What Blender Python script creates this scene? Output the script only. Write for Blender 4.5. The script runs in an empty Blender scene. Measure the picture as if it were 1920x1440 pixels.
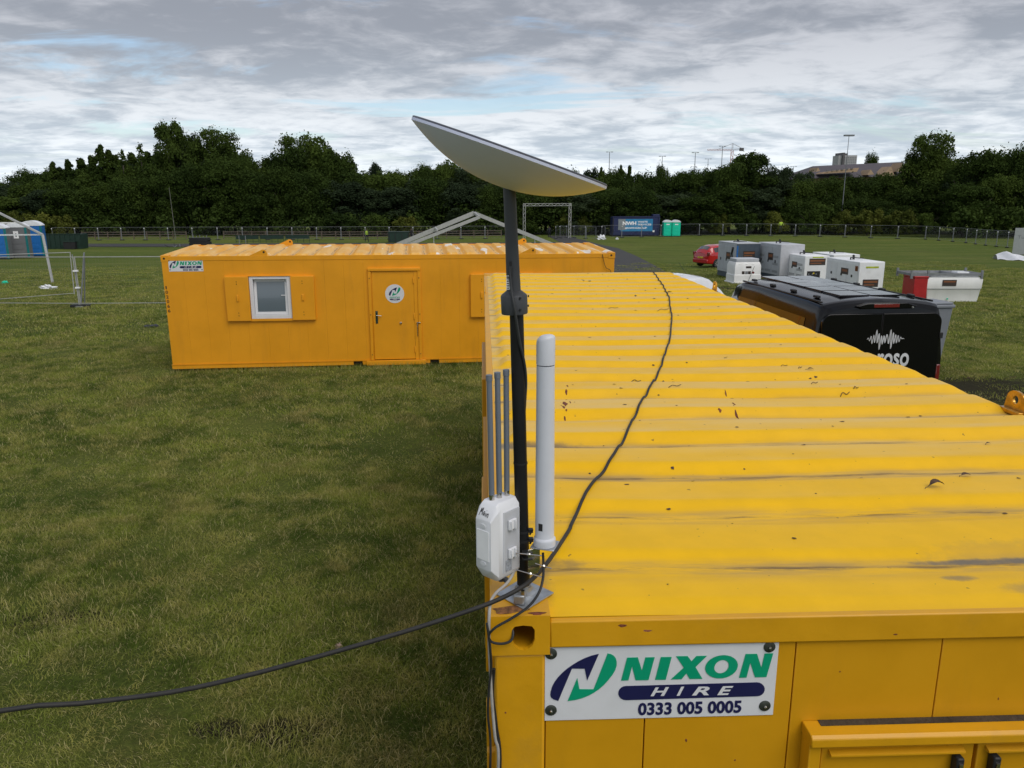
import bpy, bmesh, math, random
import numpy as np
from mathutils import Vector, Matrix, Euler
random.seed(7); rng = np.random.default_rng(7)
SC = bpy.context.scene
COL = SC.collection
PI = math.pi

# ------------------------------------------------------------------ camera
F_PX, PITCH, ROLL, YAW = 1470.5, .2344, -.0023, .0360
CAM = Vector((-.009, -1.909, 3.70))
_f = Vector((math.sin(YAW) * math.cos(PITCH), math.cos(YAW) * math.cos(PITCH), -math.sin(PITCH)))
_r = Vector((math.cos(YAW), -math.sin(YAW), 0)); _u = _r.cross(_f)
CR = _r * math.cos(ROLL) + _u * math.sin(ROLL); CU = -_r * math.sin(ROLL) + _u * math.cos(ROLL)
cd = bpy.data.cameras.new('camera'); cam = bpy.data.objects.new('camera', cd); COL.objects.link(cam)
cd.sensor_width = 36; cd.lens = F_PX / 1920 * 36; cd.clip_start = .05; cd.clip_end = 4000
cam.matrix_world = Matrix(((CR.x, CU.x, -_f.x, CAM.x), (CR.y, CU.y, -_f.y, CAM.y), (CR.z, CU.z, -_f.z, CAM.z), (0, 0, 0, 1)))
SC.camera = cam

# ------------------------------------------------------------------ light
SUN_EL, SUN_AZ = math.radians(52), math.radians(146)      # azimuth from +Y towards +X: behind the camera, to the right
SKY_STRENGTH = .10
sd = bpy.data.lights.new('sun', 'SUN'); sun = bpy.data.objects.new('sun', sd); COL.objects.link(sun)
sd.energy = 1.2; sd.angle = math.radians(42); sd.color = (1, .95, .88)
sdir = Vector((math.sin(SUN_AZ) * math.cos(SUN_EL), math.cos(SUN_AZ) * math.cos(SUN_EL), math.sin(SUN_EL)))
sun.rotation_euler = sdir.to_track_quat('Z', 'Y').to_euler()
SC.view_settings.view_transform = 'Standard'; SC.view_settings.look = 'None'
SC.view_settings.gamma = 1; SC.view_settings.use_curve_mapping = False
SC.view_settings.exposure = .52


class NT:
    """small helper round a node tree"""
    def __init__(s, tree): s.t = tree; s.n = tree.nodes; s.l = tree.links
    def node(s, typ, **kw):
        n = s.n.new(typ)
        for k, v in kw.items(): setattr(n, k, v)
        return n
    def set(s, n, **kw):
        return n
    def link(s, a, b): s.l.new(a, b)
    def _in(s, sock, v):
        if v is None: return
        if isinstance(v, bpy.types.NodeSocket): s.l.new(v, sock)
        else: sock.default_value = v
    def math(s, op, a, b=None, c=None, clamp=False):
        n = s.n.new('ShaderNodeMath'); n.operation = op; n.use_clamp = clamp
        s._in(n.inputs[0], a); s._in(n.inputs[1], b)
        if c is not None: s._in(n.inputs[2], c)
        return n.outputs[0]
    def mix(s, fac, a, b, blend='MIX'):
        n = s.n.new('ShaderNodeMix'); n.data_type = 'RGBA'; n.blend_type = blend
        s._in(n.inputs[0], fac)
        for sock, v in ((n.inputs[6], a), (n.inputs[7], b)):
            if isinstance(v, (tuple, list)) and len(v) == 3: v = (*v, 1)
            s._in(sock, v)
        return n.outputs[2]
    def noise(s, vec, scale, detail=4, rough=.55, dist=0., out=0):
        n = s.n.new('ShaderNodeTexNoise'); s._in(n.inputs['Vector'], vec)
        n.inputs['Scale'].default_value = scale; n.inputs['Detail'].default_value = detail
        n.inputs['Roughness'].default_value = rough; n.inputs['Distortion'].default_value = dist
        return n.outputs[out]
    def mapping(s, vec, loc=(0, 0, 0), rot=(0, 0, 0), sc=(1, 1, 1)):
        n = s.n.new('ShaderNodeMapping'); s._in(n.inputs[0], vec)
        n.inputs[1].default_value = loc; n.inputs[2].default_value = rot; n.inputs[3].default_value = sc
        return n.outputs[0]
    def ramp(s, fac, a, b, lo=0., hi=1.):
        n = s.n.new('ShaderNodeMapRange'); n.interpolation_type = 'SMOOTHSTEP'
        s._in(n.inputs[0], fac); n.inputs[1].default_value = a; n.inputs[2].default_value = b
        n.inputs[3].default_value = lo; n.inputs[4].default_value = hi
        return n.outputs[0]


W = bpy.data.worlds.new('World'); SC.world = W; W.use_nodes = True
w = NT(W.node_tree); w.n.clear()
tc = w.node('ShaderNodeTexCoord'); sep = w.node('ShaderNodeSeparateXYZ'); w.link(tc.outputs['Generated'], sep.inputs[0])
zc = w.math('MAXIMUM', sep.outputs[2], 0.0)
den = w.math('ADD', zc, .11)
cx = w.math('DIVIDE', sep.outputs[0], den); cy = w.math('DIVIDE', sep.outputs[1], den)
cmb = w.node('ShaderNodeCombineXYZ'); w.link(cx, cmb.inputs[0]); w.link(cy, cmb.inputs[1])
big = w.noise(w.mapping(cmb.outputs[0], loc=(3.1, 1.7, 0), rot=(0, 0, .12), sc=(.55, .62, 1)), 1.0, 5, .55, .4)
mid = w.noise(w.mapping(cmb.outputs[0], loc=(8.1, 4.2, 0), rot=(0, 0, -.1), sc=(1.7, 1.9, 1)), 1.0, 7, .6, .5)
fine = w.noise(w.mapping(cmb.outputs[0], rot=(0, 0, .2), sc=(5.5, 6.0, 1)), 1.0, 6, .62, .5)
val = w.math('ADD', w.math('MULTIPLY', big, .38), w.math('ADD', w.math('MULTIPLY', mid, .40), w.math('MULTIPLY', fine, .22)))
cl = w.ramp(val, .42, .58)
elev = w.ramp(zc, 0.0, .21)
dark = w.mix(elev, (.41, .475, .54), (.225, .245, .285))
lite = w.mix(elev, (.70, .745, .78), (.40, .415, .455))
cloud = w.mix(cl, dark, lite)
hor = w.ramp(zc, 0, .045)
cloud = w.mix(hor, (.66, .72, .75), cloud)
gap = w.noise(w.mapping(cmb.outputs[0], loc=(.6, 6.4, 0), rot=(0, 0, -.06), sc=(.55, 1.15, 1)), 1.0, 6, .62, .6)
gapm = w.math('MULTIPLY', w.math('MULTIPLY', w.ramp(gap, .52, .64), w.ramp(zc, .03, .08)), .9)
sky = w.node('ShaderNodeTexSky'); sky.sky_type = 'NISHITA'; sky.sun_disc = False
sky.sun_elevation = SUN_EL; sky.sun_rotation = SUN_AZ; sky.air_density = 1.0; sky.ozone_density = 1.5
b1 = w.node('ShaderNodeBackground'); w.link(sky.outputs[0], b1.inputs[0]); b1.inputs[1].default_value = SKY_STRENGTH
b2 = w.node('ShaderNodeBackground'); w.link(cloud, b2.inputs[0]); b2.inputs[1].default_value = 1.0
mx = w.node('ShaderNodeMixShader'); w.link(gapm, mx.inputs[0]); w.link(b2.outputs[0], mx.inputs[1]); w.link(b1.outputs[0], mx.inputs[2])
wo = w.node('ShaderNodeOutputWorld'); w.link(mx.outputs[0], wo.inputs[0])


# ------------------------------------------------------------------ ground shape and pixel helpers
def ground_z(x, y):
    t = max(0., y - 22.)
    z = .034 * t
    lim = 2.75
    z = z if z < lim - .5 else lim - .5 * math.exp(-(z - lim + .5) / .5)
    und = .05 * math.sin(x * .13 + 1.1) * math.sin(y * .11) * min(1, max(0, (y - 30) / 20))
    return -z + und


def ray(px, py): return _f + CR * ((px - 960) / F_PX) - CU * ((py - 720) / F_PX)


def G(px, py):
    """point of the ground seen at a photo pixel"""
    d = ray(px, py); t = 1.
    lo, hi = 1., 400.
    for _ in range(50):
        m = (lo + hi) / 2; p = CAM + d * m
        if p.z > ground_z(p.x, p.y): lo = m
        else: hi = m
    p = CAM + d * lo; return Vector((p.x, p.y, ground_z(p.x, p.y)))


def at_y(px, py, y): d = ray(px, py); return CAM + d * ((y - CAM.y) / d.y)
def at_z(px, py, z): d = ray(px, py); return CAM + d * ((z - CAM.z) / d.z)


# ------------------------------------------------------------------ materials
MATS = {}
def mat(name, col, rough=.5, metal=0., var=.12, vscale=6., bump=.0, bscale=60., spec=.5, coat=0., dirt=0., dirtcol=(.12, .09, .06), dscale=3., streak=False):
    if name in MATS: return MATS[name]
    m = bpy.data.materials.new(name); m.use_nodes = True; t = NT(m.node_tree)
    b = t.n['Principled BSDF']
    g = t.node('ShaderNodeNewGeometry'); pos = g.outputs['Position']
    n1 = t.noise(pos, vscale, 5, .6)
    lo = tuple(c * (1 - var) for c in col); hi = tuple(min(1, c * (1 + var)) for c in col)
    c = t.mix(t.ramp(n1, .3, .7), lo, hi)
    if dirt > 0:
        v = t.mapping(pos, sc=(1, 1, .12) if streak else (1, 1, 1))
        dn = t.noise(v, dscale, 8, .68)
        c = t.mix(t.math('MULTIPLY', t.ramp(dn, .5, .78), dirt), c, dirtcol)
    t.link(c, b.inputs['Base Color'])
    b.inputs['Roughness'].default_value = rough; b.inputs['Metallic'].default_value = metal
    if rough > .12:
        t.link(t.math('ADD', t.math('MULTIPLY', n1, .16), rough - .08), b.inputs['Roughness'])
    b.inputs['Specular IOR Level'].default_value = spec
    b.inputs['Coat Weight'].default_value = coat; b.inputs['Coat Roughness'].default_value = .04
    if bump > 0:
        bn = t.node('ShaderNodeBump'); bn.inputs['Strength'].default_value = bump; bn.inputs['Distance'].default_value = .01
        t.link(t.noise(pos, bscale, 4, .6), bn.inputs['Height']); t.link(bn.outputs[0], b.inputs['Normal'])
    MATS[name] = m; return m


def leaf_mat(name, c1, c2, c3):
    m = bpy.data.materials.new(name); m.use_nodes = True; t = NT(m.node_tree); b = t.n['Principled BSDF']
    g = t.node('ShaderNodeNewGeometry'); oi = t.node('ShaderNodeObjectInfo')
    n = t.noise(g.outputs['Position'], .35, 3, .5)
    c = t.mix(t.ramp(n, .35, .65), c1, c2)
    c = t.mix(t.math('MULTIPLY', g.outputs['Random Per Island'], .35), c, c3)
    c = t.mix(1.0, c, t.mix(oi.outputs['Random'], (.66, .70, .70), (1.28, 1.22, 1.15)), 'MULTIPLY')
    t.link(c, b.inputs['Base Color']); b.inputs['Roughness'].default_value = .8; b.inputs['Specular IOR Level'].default_value = .06
    tr = t.node('ShaderNodeBsdfTranslucent'); t.link(c, tr.inputs[0]); ms = t.node('ShaderNodeMixShader'); ms.inputs[0].default_value = .25
    t.link(b.outputs[0], ms.inputs[1]); t.link(tr.outputs[0], ms.inputs[2]); t.link(ms.outputs[0], t.n['Material Output'].inputs[0])
    return m


def glass_mat(name, col, rough=.03, spec=.9):
    m = bpy.data.materials.new(name); m.use_nodes = True; b = m.node_tree.nodes['Principled BSDF']
    b.inputs['Base Color'].default_value = (*col, 1); b.inputs['Roughness'].default_value = rough; b.inputs['Specular IOR Level'].default_value = spec
    b.inputs['Coat Weight'].default_value = .6; b.inputs['Coat Roughness'].default_value = .02
    return m


def roof_mat(name, paint, pale, dust, period, start, axis, obj_space=False, white=0., sideways=1):
    """old painted steel roof: dust that settled in the troughs, faded paint, spots and scuffs"""
    m = bpy.data.materials.new(name); m.use_nodes = True; t = NT(m.node_tree); b = t.n['Principled BSDF']
    tcn = t.node('ShaderNodeTexCoord'); pos = tcn.outputs['Object']
    s = t.node('ShaderNodeSeparateXYZ'); t.link(pos, s.inputs[0])
    along = s.outputs[axis]
    strv = (.35, 3., 1) if axis == 1 else (3., .35, 1)
    wob = t.math('MULTIPLY', t.math('SUBTRACT', t.noise(t.mapping(pos, sc=(.8, .8, .8)), 2.2, 3), .5), .06)
    ph = t.math('FRACT', t.math('DIVIDE', t.math('SUBTRACT', t.math('ADD', along, wob), start), period))
    tri = t.math('ABSOLUTE', t.math('SUBTRACT', ph, .5))            # .5 in the trough, 0 on the crest
    longn = t.noise(t.mapping(pos, sc=strv), 2.6, 6, .6)
    blot = t.noise(pos, 1.1, 4, .55)
    trough = t.ramp(tri, .30, .47)
    c = t.mix(t.ramp(t.noise(pos, 7, 5, .6), .3, .7), tuple(v * .93 for v in paint), paint)
    # faded, dusty paint in broad patches, strongest away from the near end
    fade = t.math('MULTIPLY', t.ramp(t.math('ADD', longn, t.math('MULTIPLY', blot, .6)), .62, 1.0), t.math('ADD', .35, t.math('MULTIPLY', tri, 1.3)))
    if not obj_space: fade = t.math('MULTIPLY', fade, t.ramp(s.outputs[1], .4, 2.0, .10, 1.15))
    rise_tone = t.math('MULTIPLY', t.ramp(ph, .04, .14), t.ramp(ph, .26, .36, 1., 0.))      # rising web: weaker sky reflection put into the colour as less pale dust
    fade = t.math('MULTIPLY', t.math('ADD', fade, t.ramp(s.outputs[1], .5, 1.8, .0, .12) if not obj_space else .12), t.math('SUBTRACT', 1.0, t.math('MULTIPLY', rise_tone, .9)))
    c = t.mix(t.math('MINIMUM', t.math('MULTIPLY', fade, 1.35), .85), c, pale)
    d = t.math('MULTIPLY', trough, t.ramp(t.noise(t.mapping(pos, sc=strv), 4.5, 8, .68), .36, .66))
    c = t.mix(t.math('MULTIPLY', d, .72), c, dust)
    edge = t.math('MULTIPLY', t.ramp(tri, .455, .492), t.ramp(t.noise(t.mapping(pos, sc=strv), 9, 8, .7), .42, .62))
    c = t.mix(t.math('MULTIPLY', edge, .75), c, (.09, .06, .035))
    # dark soot-like stains
    st = t.math('MULTIPLY', t.ramp(t.noise(t.mapping(pos, loc=(3.3, 1, 0), sc=(.7, 2.2, 1)), 1.3, 6, .6), .64, .76), .55)
    c = t.mix(t.math('MULTIPLY', st, trough), c, (.09, .085, .08))
    spots = t.ramp(t.noise(pos, 38, 2, .5), .735, .76)
    c = t.mix(t.math('MULTIPLY', spots, .6), c, (.10, .06, .03))
    if not obj_space:
        # two smudged dark stains near the front right of the roof, and grime along the left edge
        for (ex, ey, rx, ry, k) in ((1.60, .325, .28, .022, .85), (1.42, .21, .06, .028, .6), (1.66, .13, .16, .045, .4), (1.70, .36, .32, .09, .22), (.2, 1.53, .28, .055, .75), (.16, .33, .16, .035, .5), (.14, .19, .05, .16, .35)):
            dx = t.math('DIVIDE', t.math('SUBTRACT', s.outputs[0], ex), rx); dy = t.math('DIVIDE', t.math('SUBTRACT', s.outputs[1], ey), ry)
            r2 = t.math('ADD', t.math('MULTIPLY', dx, dx), t.math('MULTIPLY', dy, dy))
            r2 = t.math('ADD', r2, t.math('MULTIPLY', t.math('SUBTRACT', t.noise(pos, 14, 6, .65), .5), 2.2))
            c = t.mix(t.math('MULTIPLY', t.ramp(r2, .1, 1.3, 1., 0.), k), c, (.15, .12, .085) if ex < .5 else (.13, .125, .115))
        le = t.math('MULTIPLY', t.ramp(s.outputs[0], .04, .10, 1., 0.), t.ramp(t.noise(t.mapping(pos, sc=(3, 1.2, 1)), 6, 7, .7), .40, .62))
        c = t.mix(t.math('MULTIPLY', le, t.ramp(s.outputs[1], .5, 3.5, .25, .5)), c, (.50, .40, .22))
    if white > 0:
        wn = t.noise(t.mapping(pos, sc=(2.6, .5, 1)), 1.5, 4, .5)
        lowy = t.ramp(s.outputs[0], 1.5, 8.5, 0, .09)
        c = t.mix(t.math('MULTIPLY', t.ramp(t.math('ADD', wn, lowy), .67, .70), white), c, (.82, .78, .70))
    t.link(c, b.inputs['Base Color'])
    rr = t.math('ADD', .36, t.math('MULTIPLY', longn, .3)); t.link(rr, b.inputs['Roughness'])
    b.inputs['Specular IOR Level'].default_value = .22
    bn = t.node('ShaderNodeBump'); bn.inputs['Strength'].default_value = .35; bn.inputs['Distance'].default_value = .004
    h = t.math('ADD', t.noise(pos, 5, 3, .5), t.math('MULTIPLY', t.noise(pos, 120, 3, .6), .12))
    t.link(h, bn.inputs['Height']); t.link(bn.outputs[0], b.inputs['Normal'])
    return m


YEL = (.78, .445, .004); ORA = (.66, .275, .006)
M_near = mat('yellow_enamel', (.62, .30, .004), .42, var=.05, vscale=3, bump=.10, bscale=9, dirt=.22, dirtcol=(.30, .18, .03), streak=True, dscale=5)
M_nearf = mat('yellow_enamel_frame', (.66, .325, .004), .45, var=.06, vscale=5, bump=.15, bscale=14, dirt=.25, dirtcol=(.30, .19, .05), dscale=4)
M_far = mat('orange_enamel', (.80, .335, .006), .45, var=.05, vscale=1.4, bump=.10, bscale=5, dirt=.25, dirtcol=(.42, .18, .02), streak=True)
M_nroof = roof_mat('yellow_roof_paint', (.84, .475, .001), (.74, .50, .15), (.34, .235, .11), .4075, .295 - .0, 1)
M_froof = roof_mat('orange_roof_paint', (.78, .36, .01), (.80, .52, .19), (.52, .33, .14), .406, .22, 0, obj_space=True, white=.9)
M_rust = mat('rust', (.17, .045, .02), .85, var=.5, vscale=90, bump=.5)
M_rustpatch = mat('rusty_bare_steel', (.20, .085, .03), .95, var=.55, vscale=45, bump=.6, dirt=.5, dirtcol=(.55, .33, .03), dscale=30)
M_recess = mat('dark_gap', (.02, .014, .006), .9)
M_hole = mat('casting_inside', (.16, .10, .01), .8, var=.5, vscale=30)
M_galv = mat('galvanised_steel', (.42, .44, .46), .38, metal=.75, var=.18, vscale=25, bump=.1, dirt=.3, dirtcol=(.25, .24, .22), dscale=20)
M_galvfar = mat('galvanised_tube', (.24, .25, .265), .5, metal=.3, var=.12)
M_steel = mat('stainless_steel', (.55, .53, .50), .25, metal=1., var=.1)
M_bracket = mat('polished_bracket_steel', (.58, .57, .55), .22, metal=1., var=.08)
M_blackpole = mat('black_powder_coat', (.008, .008, .009), .5, var=.2, spec=.35)
M_grey = mat('dark_grey_plastic', (.060, .064, .072), .5, var=.06, spec=.4)
M_white = mat('white_plastic', (.74, .75, .78), .42, var=.03, spec=.4)
M_whitecool = mat('white_radome', (.64, .66, .72), .45, var=.03, bump=.03)
M_dish = mat('dish_back_plastic', (.72, .76, .95), .5, var=.02, spec=.4)
M_dishface = mat('dish_face_plastic', (.10, .105, .13), .5, var=.02)
M_whip = mat('whip_grey', (.16, .185, .225), .5, var=.05)
M_cable = mat('black_cable_rubber', (.014, .015, .016), .55, var=.3, vscale=30, dirt=.3, dirtcol=(.10, .10, .10), dscale=12)
M_cabledust = mat('dusty_cable_rubber', (.018, .017, .016), .65, var=.3, vscale=25, dirt=.22, dirtcol=(.07, .055, .035), dscale=9)
M_cablegrey = mat('grey_cable_jacket', (.40, .39, .37), .5, var=.15, vscale=20)
M_ink = mat('black_ink', (.015, .015, .018), .6)
M_signwhite = mat('sign_white', (.70, .71, .74), .3, var=.03, vscale=8, bump=.06, bscale=7, dirt=.12, dirtcol=(.45, .44, .40), dscale=14)
M_signgreen = mat('sign_green', (.0, .33, .17), .35, var=.03)
M_signnavy = mat('sign_navy', (.012, .013, .075), .35, var=.03)
M_washer = mat('dark_washer', (.030, .036, .028), .5, var=.3, vscale=60)
M_pvc = mat('white_window_frame', (.72, .72, .74), .35, var=.03)
M_winglass = glass_mat('window_glass', (.10, .13, .16), .08, .8)
M_carglass = glass_mat('car_glass', (.015, .018, .02))
M_blackgloss = mat('gloss_black_paint', (.004, .004, .005), .13, var=.0, spec=.24, coat=.12)
M_blackmat = mat('matt_black_plastic', (.012, .012, .013), .55, var=.1)
M_red = mat('gloss_red_paint', (.42, .008, .012), .2, var=.03, coat=.7)
M_redlens = glass_mat('red_lens', (.16, .008, .012), .12)
M_whitecar = mat('gloss_white_paint', (.75, .76, .78), .2, var=.02, coat=.6)
M_tyre = mat('tyre_rubber', (.016, .016, .017), .8, var=.2)
M_alloy = mat('alloy_wheel', (.55, .56, .58), .3, metal=.7, var=.05)
M_genwhite = mat('generator_white', (.82, .83, .84), .42, var=.05, vscale=2, dirt=.15, dirtcol=(.35, .33, .28))
M_gengrey = mat('generator_light_grey', (.46, .48, .51), .45, var=.05, vscale=2, dirt=.15, dirtcol=(.25, .23, .2))
M_gendark = mat('generator_slate', (.065, .085, .11), .45, var=.08)
M_louv = mat('louvre_grey', (.20, .21, .22), .5, var=.1)
M_label = mat('dark_brown_label', (.045, .032, .026), .45, var=.2)
M_labelo = mat('orange_print', (.24, .085, .03), .5, var=.1)
M_labely = mat('lime_sticker', (.42, .50, .02), .5)
M_tank = mat('tank_white', (.84, .84, .82), .45, var=.05, vscale=2, dirt=.2, dirtcol=(.40, .36, .28), streak=True)
M_cabred = mat('cabinet_red', (.40, .012, .014), .4, var=.08)
M_greygreen = mat('dark_green_steel', (.008, .030, .020), .6, var=.25)
M_skipblue = mat('skip_navy', (.012, .02, .085), .5, var=.15, dirt=.3, dirtcol=(.06, .06, .07))
M_banner = mat('banner_blue', (.02, .22, .45), .5, var=.15, vscale=1.5)
M_bannergrey = mat('banner_grey', (.22, .25, .27), .5, var=.2)
M_toigreen = mat('toilet_green', (.0, .60, .38), .4, var=.06)
M_toiblue = mat('toilet_blue', (.008, .13, .42), .45, var=.06)
M_toigrey = mat('toilet_grey', (.15, .155, .165), .5, var=.06)
M_toiteal = mat('toilet_teal', (.0, .16, .17), .5, var=.06)
M_toiwhite = mat('toilet_roof_white', (.76, .78, .82), .5, var=.06)
M_alu = mat('aluminium_beam', (.44, .44, .42), .45, metal=.3, var=.08)
M_wood = mat('weathered_wood', (.13, .10, .075), .8, var=.25)
M_clamp = mat('white_clamp', (.88, .88, .90), .5)
M_sheet = mat('white_sheet', (.72, .73, .76), .6, var=.05, bump=.5, bscale=6)
M_bag = mat('white_bag', (.74, .75, .78), .5, var=.06)
M_rag = mat('dark_rag', (.045, .048, .055), .8, var=.3)
M_stone = mat('pinkish_stone', (.36, .26, .22), .8, var=.15, vscale=20)
M_grp = mat('grey_bin_plastic', (.20, .215, .24), .5, var=.05)
M_asph = mat('asphalt', (.034, .033, .032), .85, var=.2, vscale=1.2, bump=.3, bscale=30, dirt=.5, dirtcol=(.11, .095, .07), dscale=.8)
M_brick = mat('sandstone_wall', (.30, .21, .13), .8, var=.1, vscale=.1)
M_slate = mat('slate_roof', (.075, .065, .075), .7, var=.12, vscale=.08)
M_tower = mat('tower_concrete', (.36, .36, .37), .7, var=.06, vscale=.1)
M_towerdark = mat('tower_dark', (.09, .085, .09), .6)
M_craner = mat('crane_red', (.42, .20, .17), .6)
M_cranew = mat('crane_grey', (.34, .34, .36), .6)
M_pole = mat('lamp_column_grey', (.17, .18, .19), .5, var=.1)
M_soil = mat('soil', (.05, .036, .022), .95, var=.4, vscale=15, bump=.8)
M_leaflit = mat('dead_leaf', (.07, .035, .018), .7, var=.5, vscale=60)
M_bark = mat('bark', (.055, .045, .035), .9, var=.3, vscale=8, bump=.6, bscale=20)
M_barkpale = mat('pale_bark', (.13, .13, .11), .9, var=.3, vscale=3)
M_skin = mat('skin', (.45, .27, .20), .6)
M_navycloth = mat('navy_cloth', (.012, .014, .022), .85)
M_hivis = mat('hi_vis_cloth', (.50, .72, .06), .7)
M_hair = mat('dark_hair', (.02, .014, .01), .8)
L_dark = leaf_mat('leaf_dark', (.026, .046, .011), (.046, .074, .015), (.066, .104, .022))
L_mid = leaf_mat('leaf_mid', (.038, .064, .013), (.062, .098, .019), (.088, .125, .026))
L_yel = leaf_mat('leaf_yellowish', (.07, .095, .018), (.115, .135, .026), (.15, .155, .035))
L_cool = leaf_mat('leaf_cool', (.028, .045, .022), (.042, .064, .030), (.06, .085, .04))


# ------------------------------------------------------------------ mesh builder
class MB:
    def __init__(s): s.v = []; s.f = []; s.mi = []; s.m = 0
    def add(s, vs, fs):
        b = len(s.v); s.v += [tuple(p) for p in vs]; s.f += [tuple(i + b for i in f) for f in fs]; s.mi += [s.m] * len(fs)
        return s
    def box(s, x0, x1, y0, y1, z0, z1, R=None, o=(0, 0, 0)):
        vs = [Vector((x, y, z)) for x in (x0, x1) for y in (y0, y1) for z in (z0, z1)]
        if R is not None: vs = [R @ p + Vector(o) for p in vs]
        return s.add(vs, [(0, 1, 3, 2), (4, 6, 7, 5), (0, 4, 5, 1), (2, 3, 7, 6), (0, 2, 6, 4), (1, 5, 7, 3)])
    def beam(s, p0, p1, w, h, up=(0, 0, 1)):
        p0, p1 = Vector(p0), Vector(p1); d = (p1 - p0).normalized(); a = d.cross(Vector(up))
        if a.length < 1e-4: a = d.cross(Vector((1, 0, 0)))
        a.normalize(); b = a.cross(d).normalized()
        vs = [p + a * (i * w / 2) + b * (j * h / 2) for p in (p0, p1) for i, j in ((-1, -1), (1, -1), (1, 1), (-1, 1))]
        return s.add(vs, [(3, 2, 1, 0), (4, 5, 6, 7), (0, 1, 5, 4), (1, 2, 6, 5), (2, 3, 7, 6), (3, 0, 4, 7)])
    def tube(s, p0, p1, r0, r1=None, n=10, cap=True):
        r1 = r0 if r1 is None else r1
        p0, p1 = Vector(p0), Vector(p1); d = (p1 - p0).normalized(); a = d.orthogonal().normalized(); b = d.cross(a)
        vs = []
        for p, r in ((p0, r0), (p1, r1)):
            vs += [p + (a * math.cos(2 * PI * k / n) + b * math.sin(2 * PI * k / n)) * r for k in range(n)]
        fs = [(k, (k + 1) % n, n + (k + 1) % n, n + k) for k in range(n)]
        if cap: fs += [tuple(range(n))[::-1], tuple(range(n, 2 * n))]
        return s.add(vs, fs)
    def path(s, pts, r, n=8, smooth=6):
        P = [Vector(p) for p in pts]
        if smooth > 1 and len(P) > 2:
            Q = []
            E = [P[0] * 2 - P[1]] + P + [P[-1] * 2 - P[-2]]
            for i in range(1, len(E) - 2):
                for k in range(smooth):
                    t = k / smooth; a, b, c, d = E[i - 1:i + 3]
                    Q.append(.5 * ((2 * b) + (c - a) * t + (2 * a - 5 * b + 4 * c - d) * t * t + (3 * b - a - 3 * c + d) * t ** 3))
            Q.append(P[-1]); P = Q
        vs = []; prev = None
        for i, p in enumerate(P):
            d = (P[min(i + 1, len(P) - 1)] - P[max(i - 1, 0)]).normalized()
            a = d.orthogonal().normalized() if prev is None else (prev - d * prev.dot(d)).normalized()
            prev = a; b = d.cross(a); rr = r(i / (len(P) - 1)) if callable(r) else r
            vs += [p + (a * math.cos(2 * PI * k / n) + b * math.sin(2 * PI * k / n)) * rr for k in range(n)]
        fs = []
        for i in range(len(P) - 1):
            fs += [(i * n + k, i * n + (k + 1) % n, (i + 1) * n + (k + 1) % n, (i + 1) * n + k) for k in range(n)]
        fs += [tuple(range(n))[::-1], tuple(range((len(P) - 1) * n, len(P) * n))]
        return s.add(vs, fs)
    def lathe(s, prof, n=24, M=None):
        """prof = (radius, height) from bottom to top, round z"""
        vs = [Vector((r * math.cos(2 * PI * k / n), r * math.sin(2 * PI * k / n), z)) for r, z in prof for k in range(n)]
        if M is not None: vs = [M @ p for p in vs]
        fs = []
        for i in range(len(prof) - 1):
            fs += [(i * n + k, i * n + (k + 1) % n, (i + 1) * n + (k + 1) % n, (i + 1) * n + k) for k in range(n)]
        fs += [tuple(range(n))[::-1], tuple(range((len(prof) - 1) * n, len(prof) * n))]
        return s.add(vs, fs)
    def prism(s, poly, a, b, fn):
        """polygon (u,v) extruded from depth a to b; fn(u,v,w) -> point"""
        n = len(poly)
        vs = [fn(u, v, a) for u, v in poly] + [fn(u, v, b) for u, v in poly]
        fs = [tuple(range(n))[::-1], tuple(range(n, 2 * n))] + [(k, (k + 1) % n, n + (k + 1) % n, n + k) for k in range(n)]
        return s.add(vs, fs)
    def build(s, name, mats, parent=None, smooth=False, bevel=0., loc=None, rot=None, seg=2):
        me = bpy.data.meshes.new(name); me.from_pydata([tuple(p) for p in s.v], [], s.f)
        if not isinstance(mats, (list, tuple)): mats = [mats]
        for m in mats: me.materials.append(m)
        if len(mats) > 1: me.polygons.foreach_set('material_index', s.mi)
        bm = bmesh.new(); bm.from_mesh(me); bmesh.ops.recalc_face_normals(bm, faces=bm.faces); bm.to_mesh(me); bm.free()
        if smooth: me.shade_smooth(); me.set_sharp_from_angle(angle=math.radians(38))
        o = bpy.data.objects.new(name, me); COL.objects.link(o)
        if parent is not None: o.parent = parent
        if loc is not None: o.location = loc
        if rot is not None: o.rotation_euler = rot
        if bevel > 0:
            bv = o.modifiers.new('bevel', 'BEVEL'); bv.width = bevel; bv.segments = seg; bv.limit_method = 'ANGLE'; bv.angle_limit = math.radians(40)
            bv.harden_normals = False
            me.shade_smooth(); me.set_sharp_from_angle(angle=math.radians(38))
        return o


def tag(o, label=None, cat=None, group=None, kind=None):
    if label: o['label'] = label
    if cat: o['category'] = cat
    if group: o['group'] = group
    if kind: o['kind'] = kind
    return o


def empty(name, loc=(0, 0, 0), rz=0., label=None, cat=None, group=None, rot=None, M=None):
    o = bpy.data.objects.new(name, None); COL.objects.link(o); o.empty_display_size = .2
    if M is not None: o.matrix_world = M
    else: o.location = loc; o.rotation_euler = rot if rot is not None else (0, 0, rz)
    return tag(o, label, cat, group)


def bx(name, m, parent, x0, x1, y0, y1, z0, z1, bevel=0.):
    return MB().box(x0, x1, y0, y1, z0, z1).build(name, m, parent, bevel=bevel)


def kids(o): return [c for c in bpy.data.objects if c.parent == o]


def copy_tree(o, parent=None, kidmap=None):
    c = o.copy(); COL.objects.link(c)
    if parent is not None: c.parent = parent
    for ch in kids(o): copy_tree(ch, c)
    return c


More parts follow.
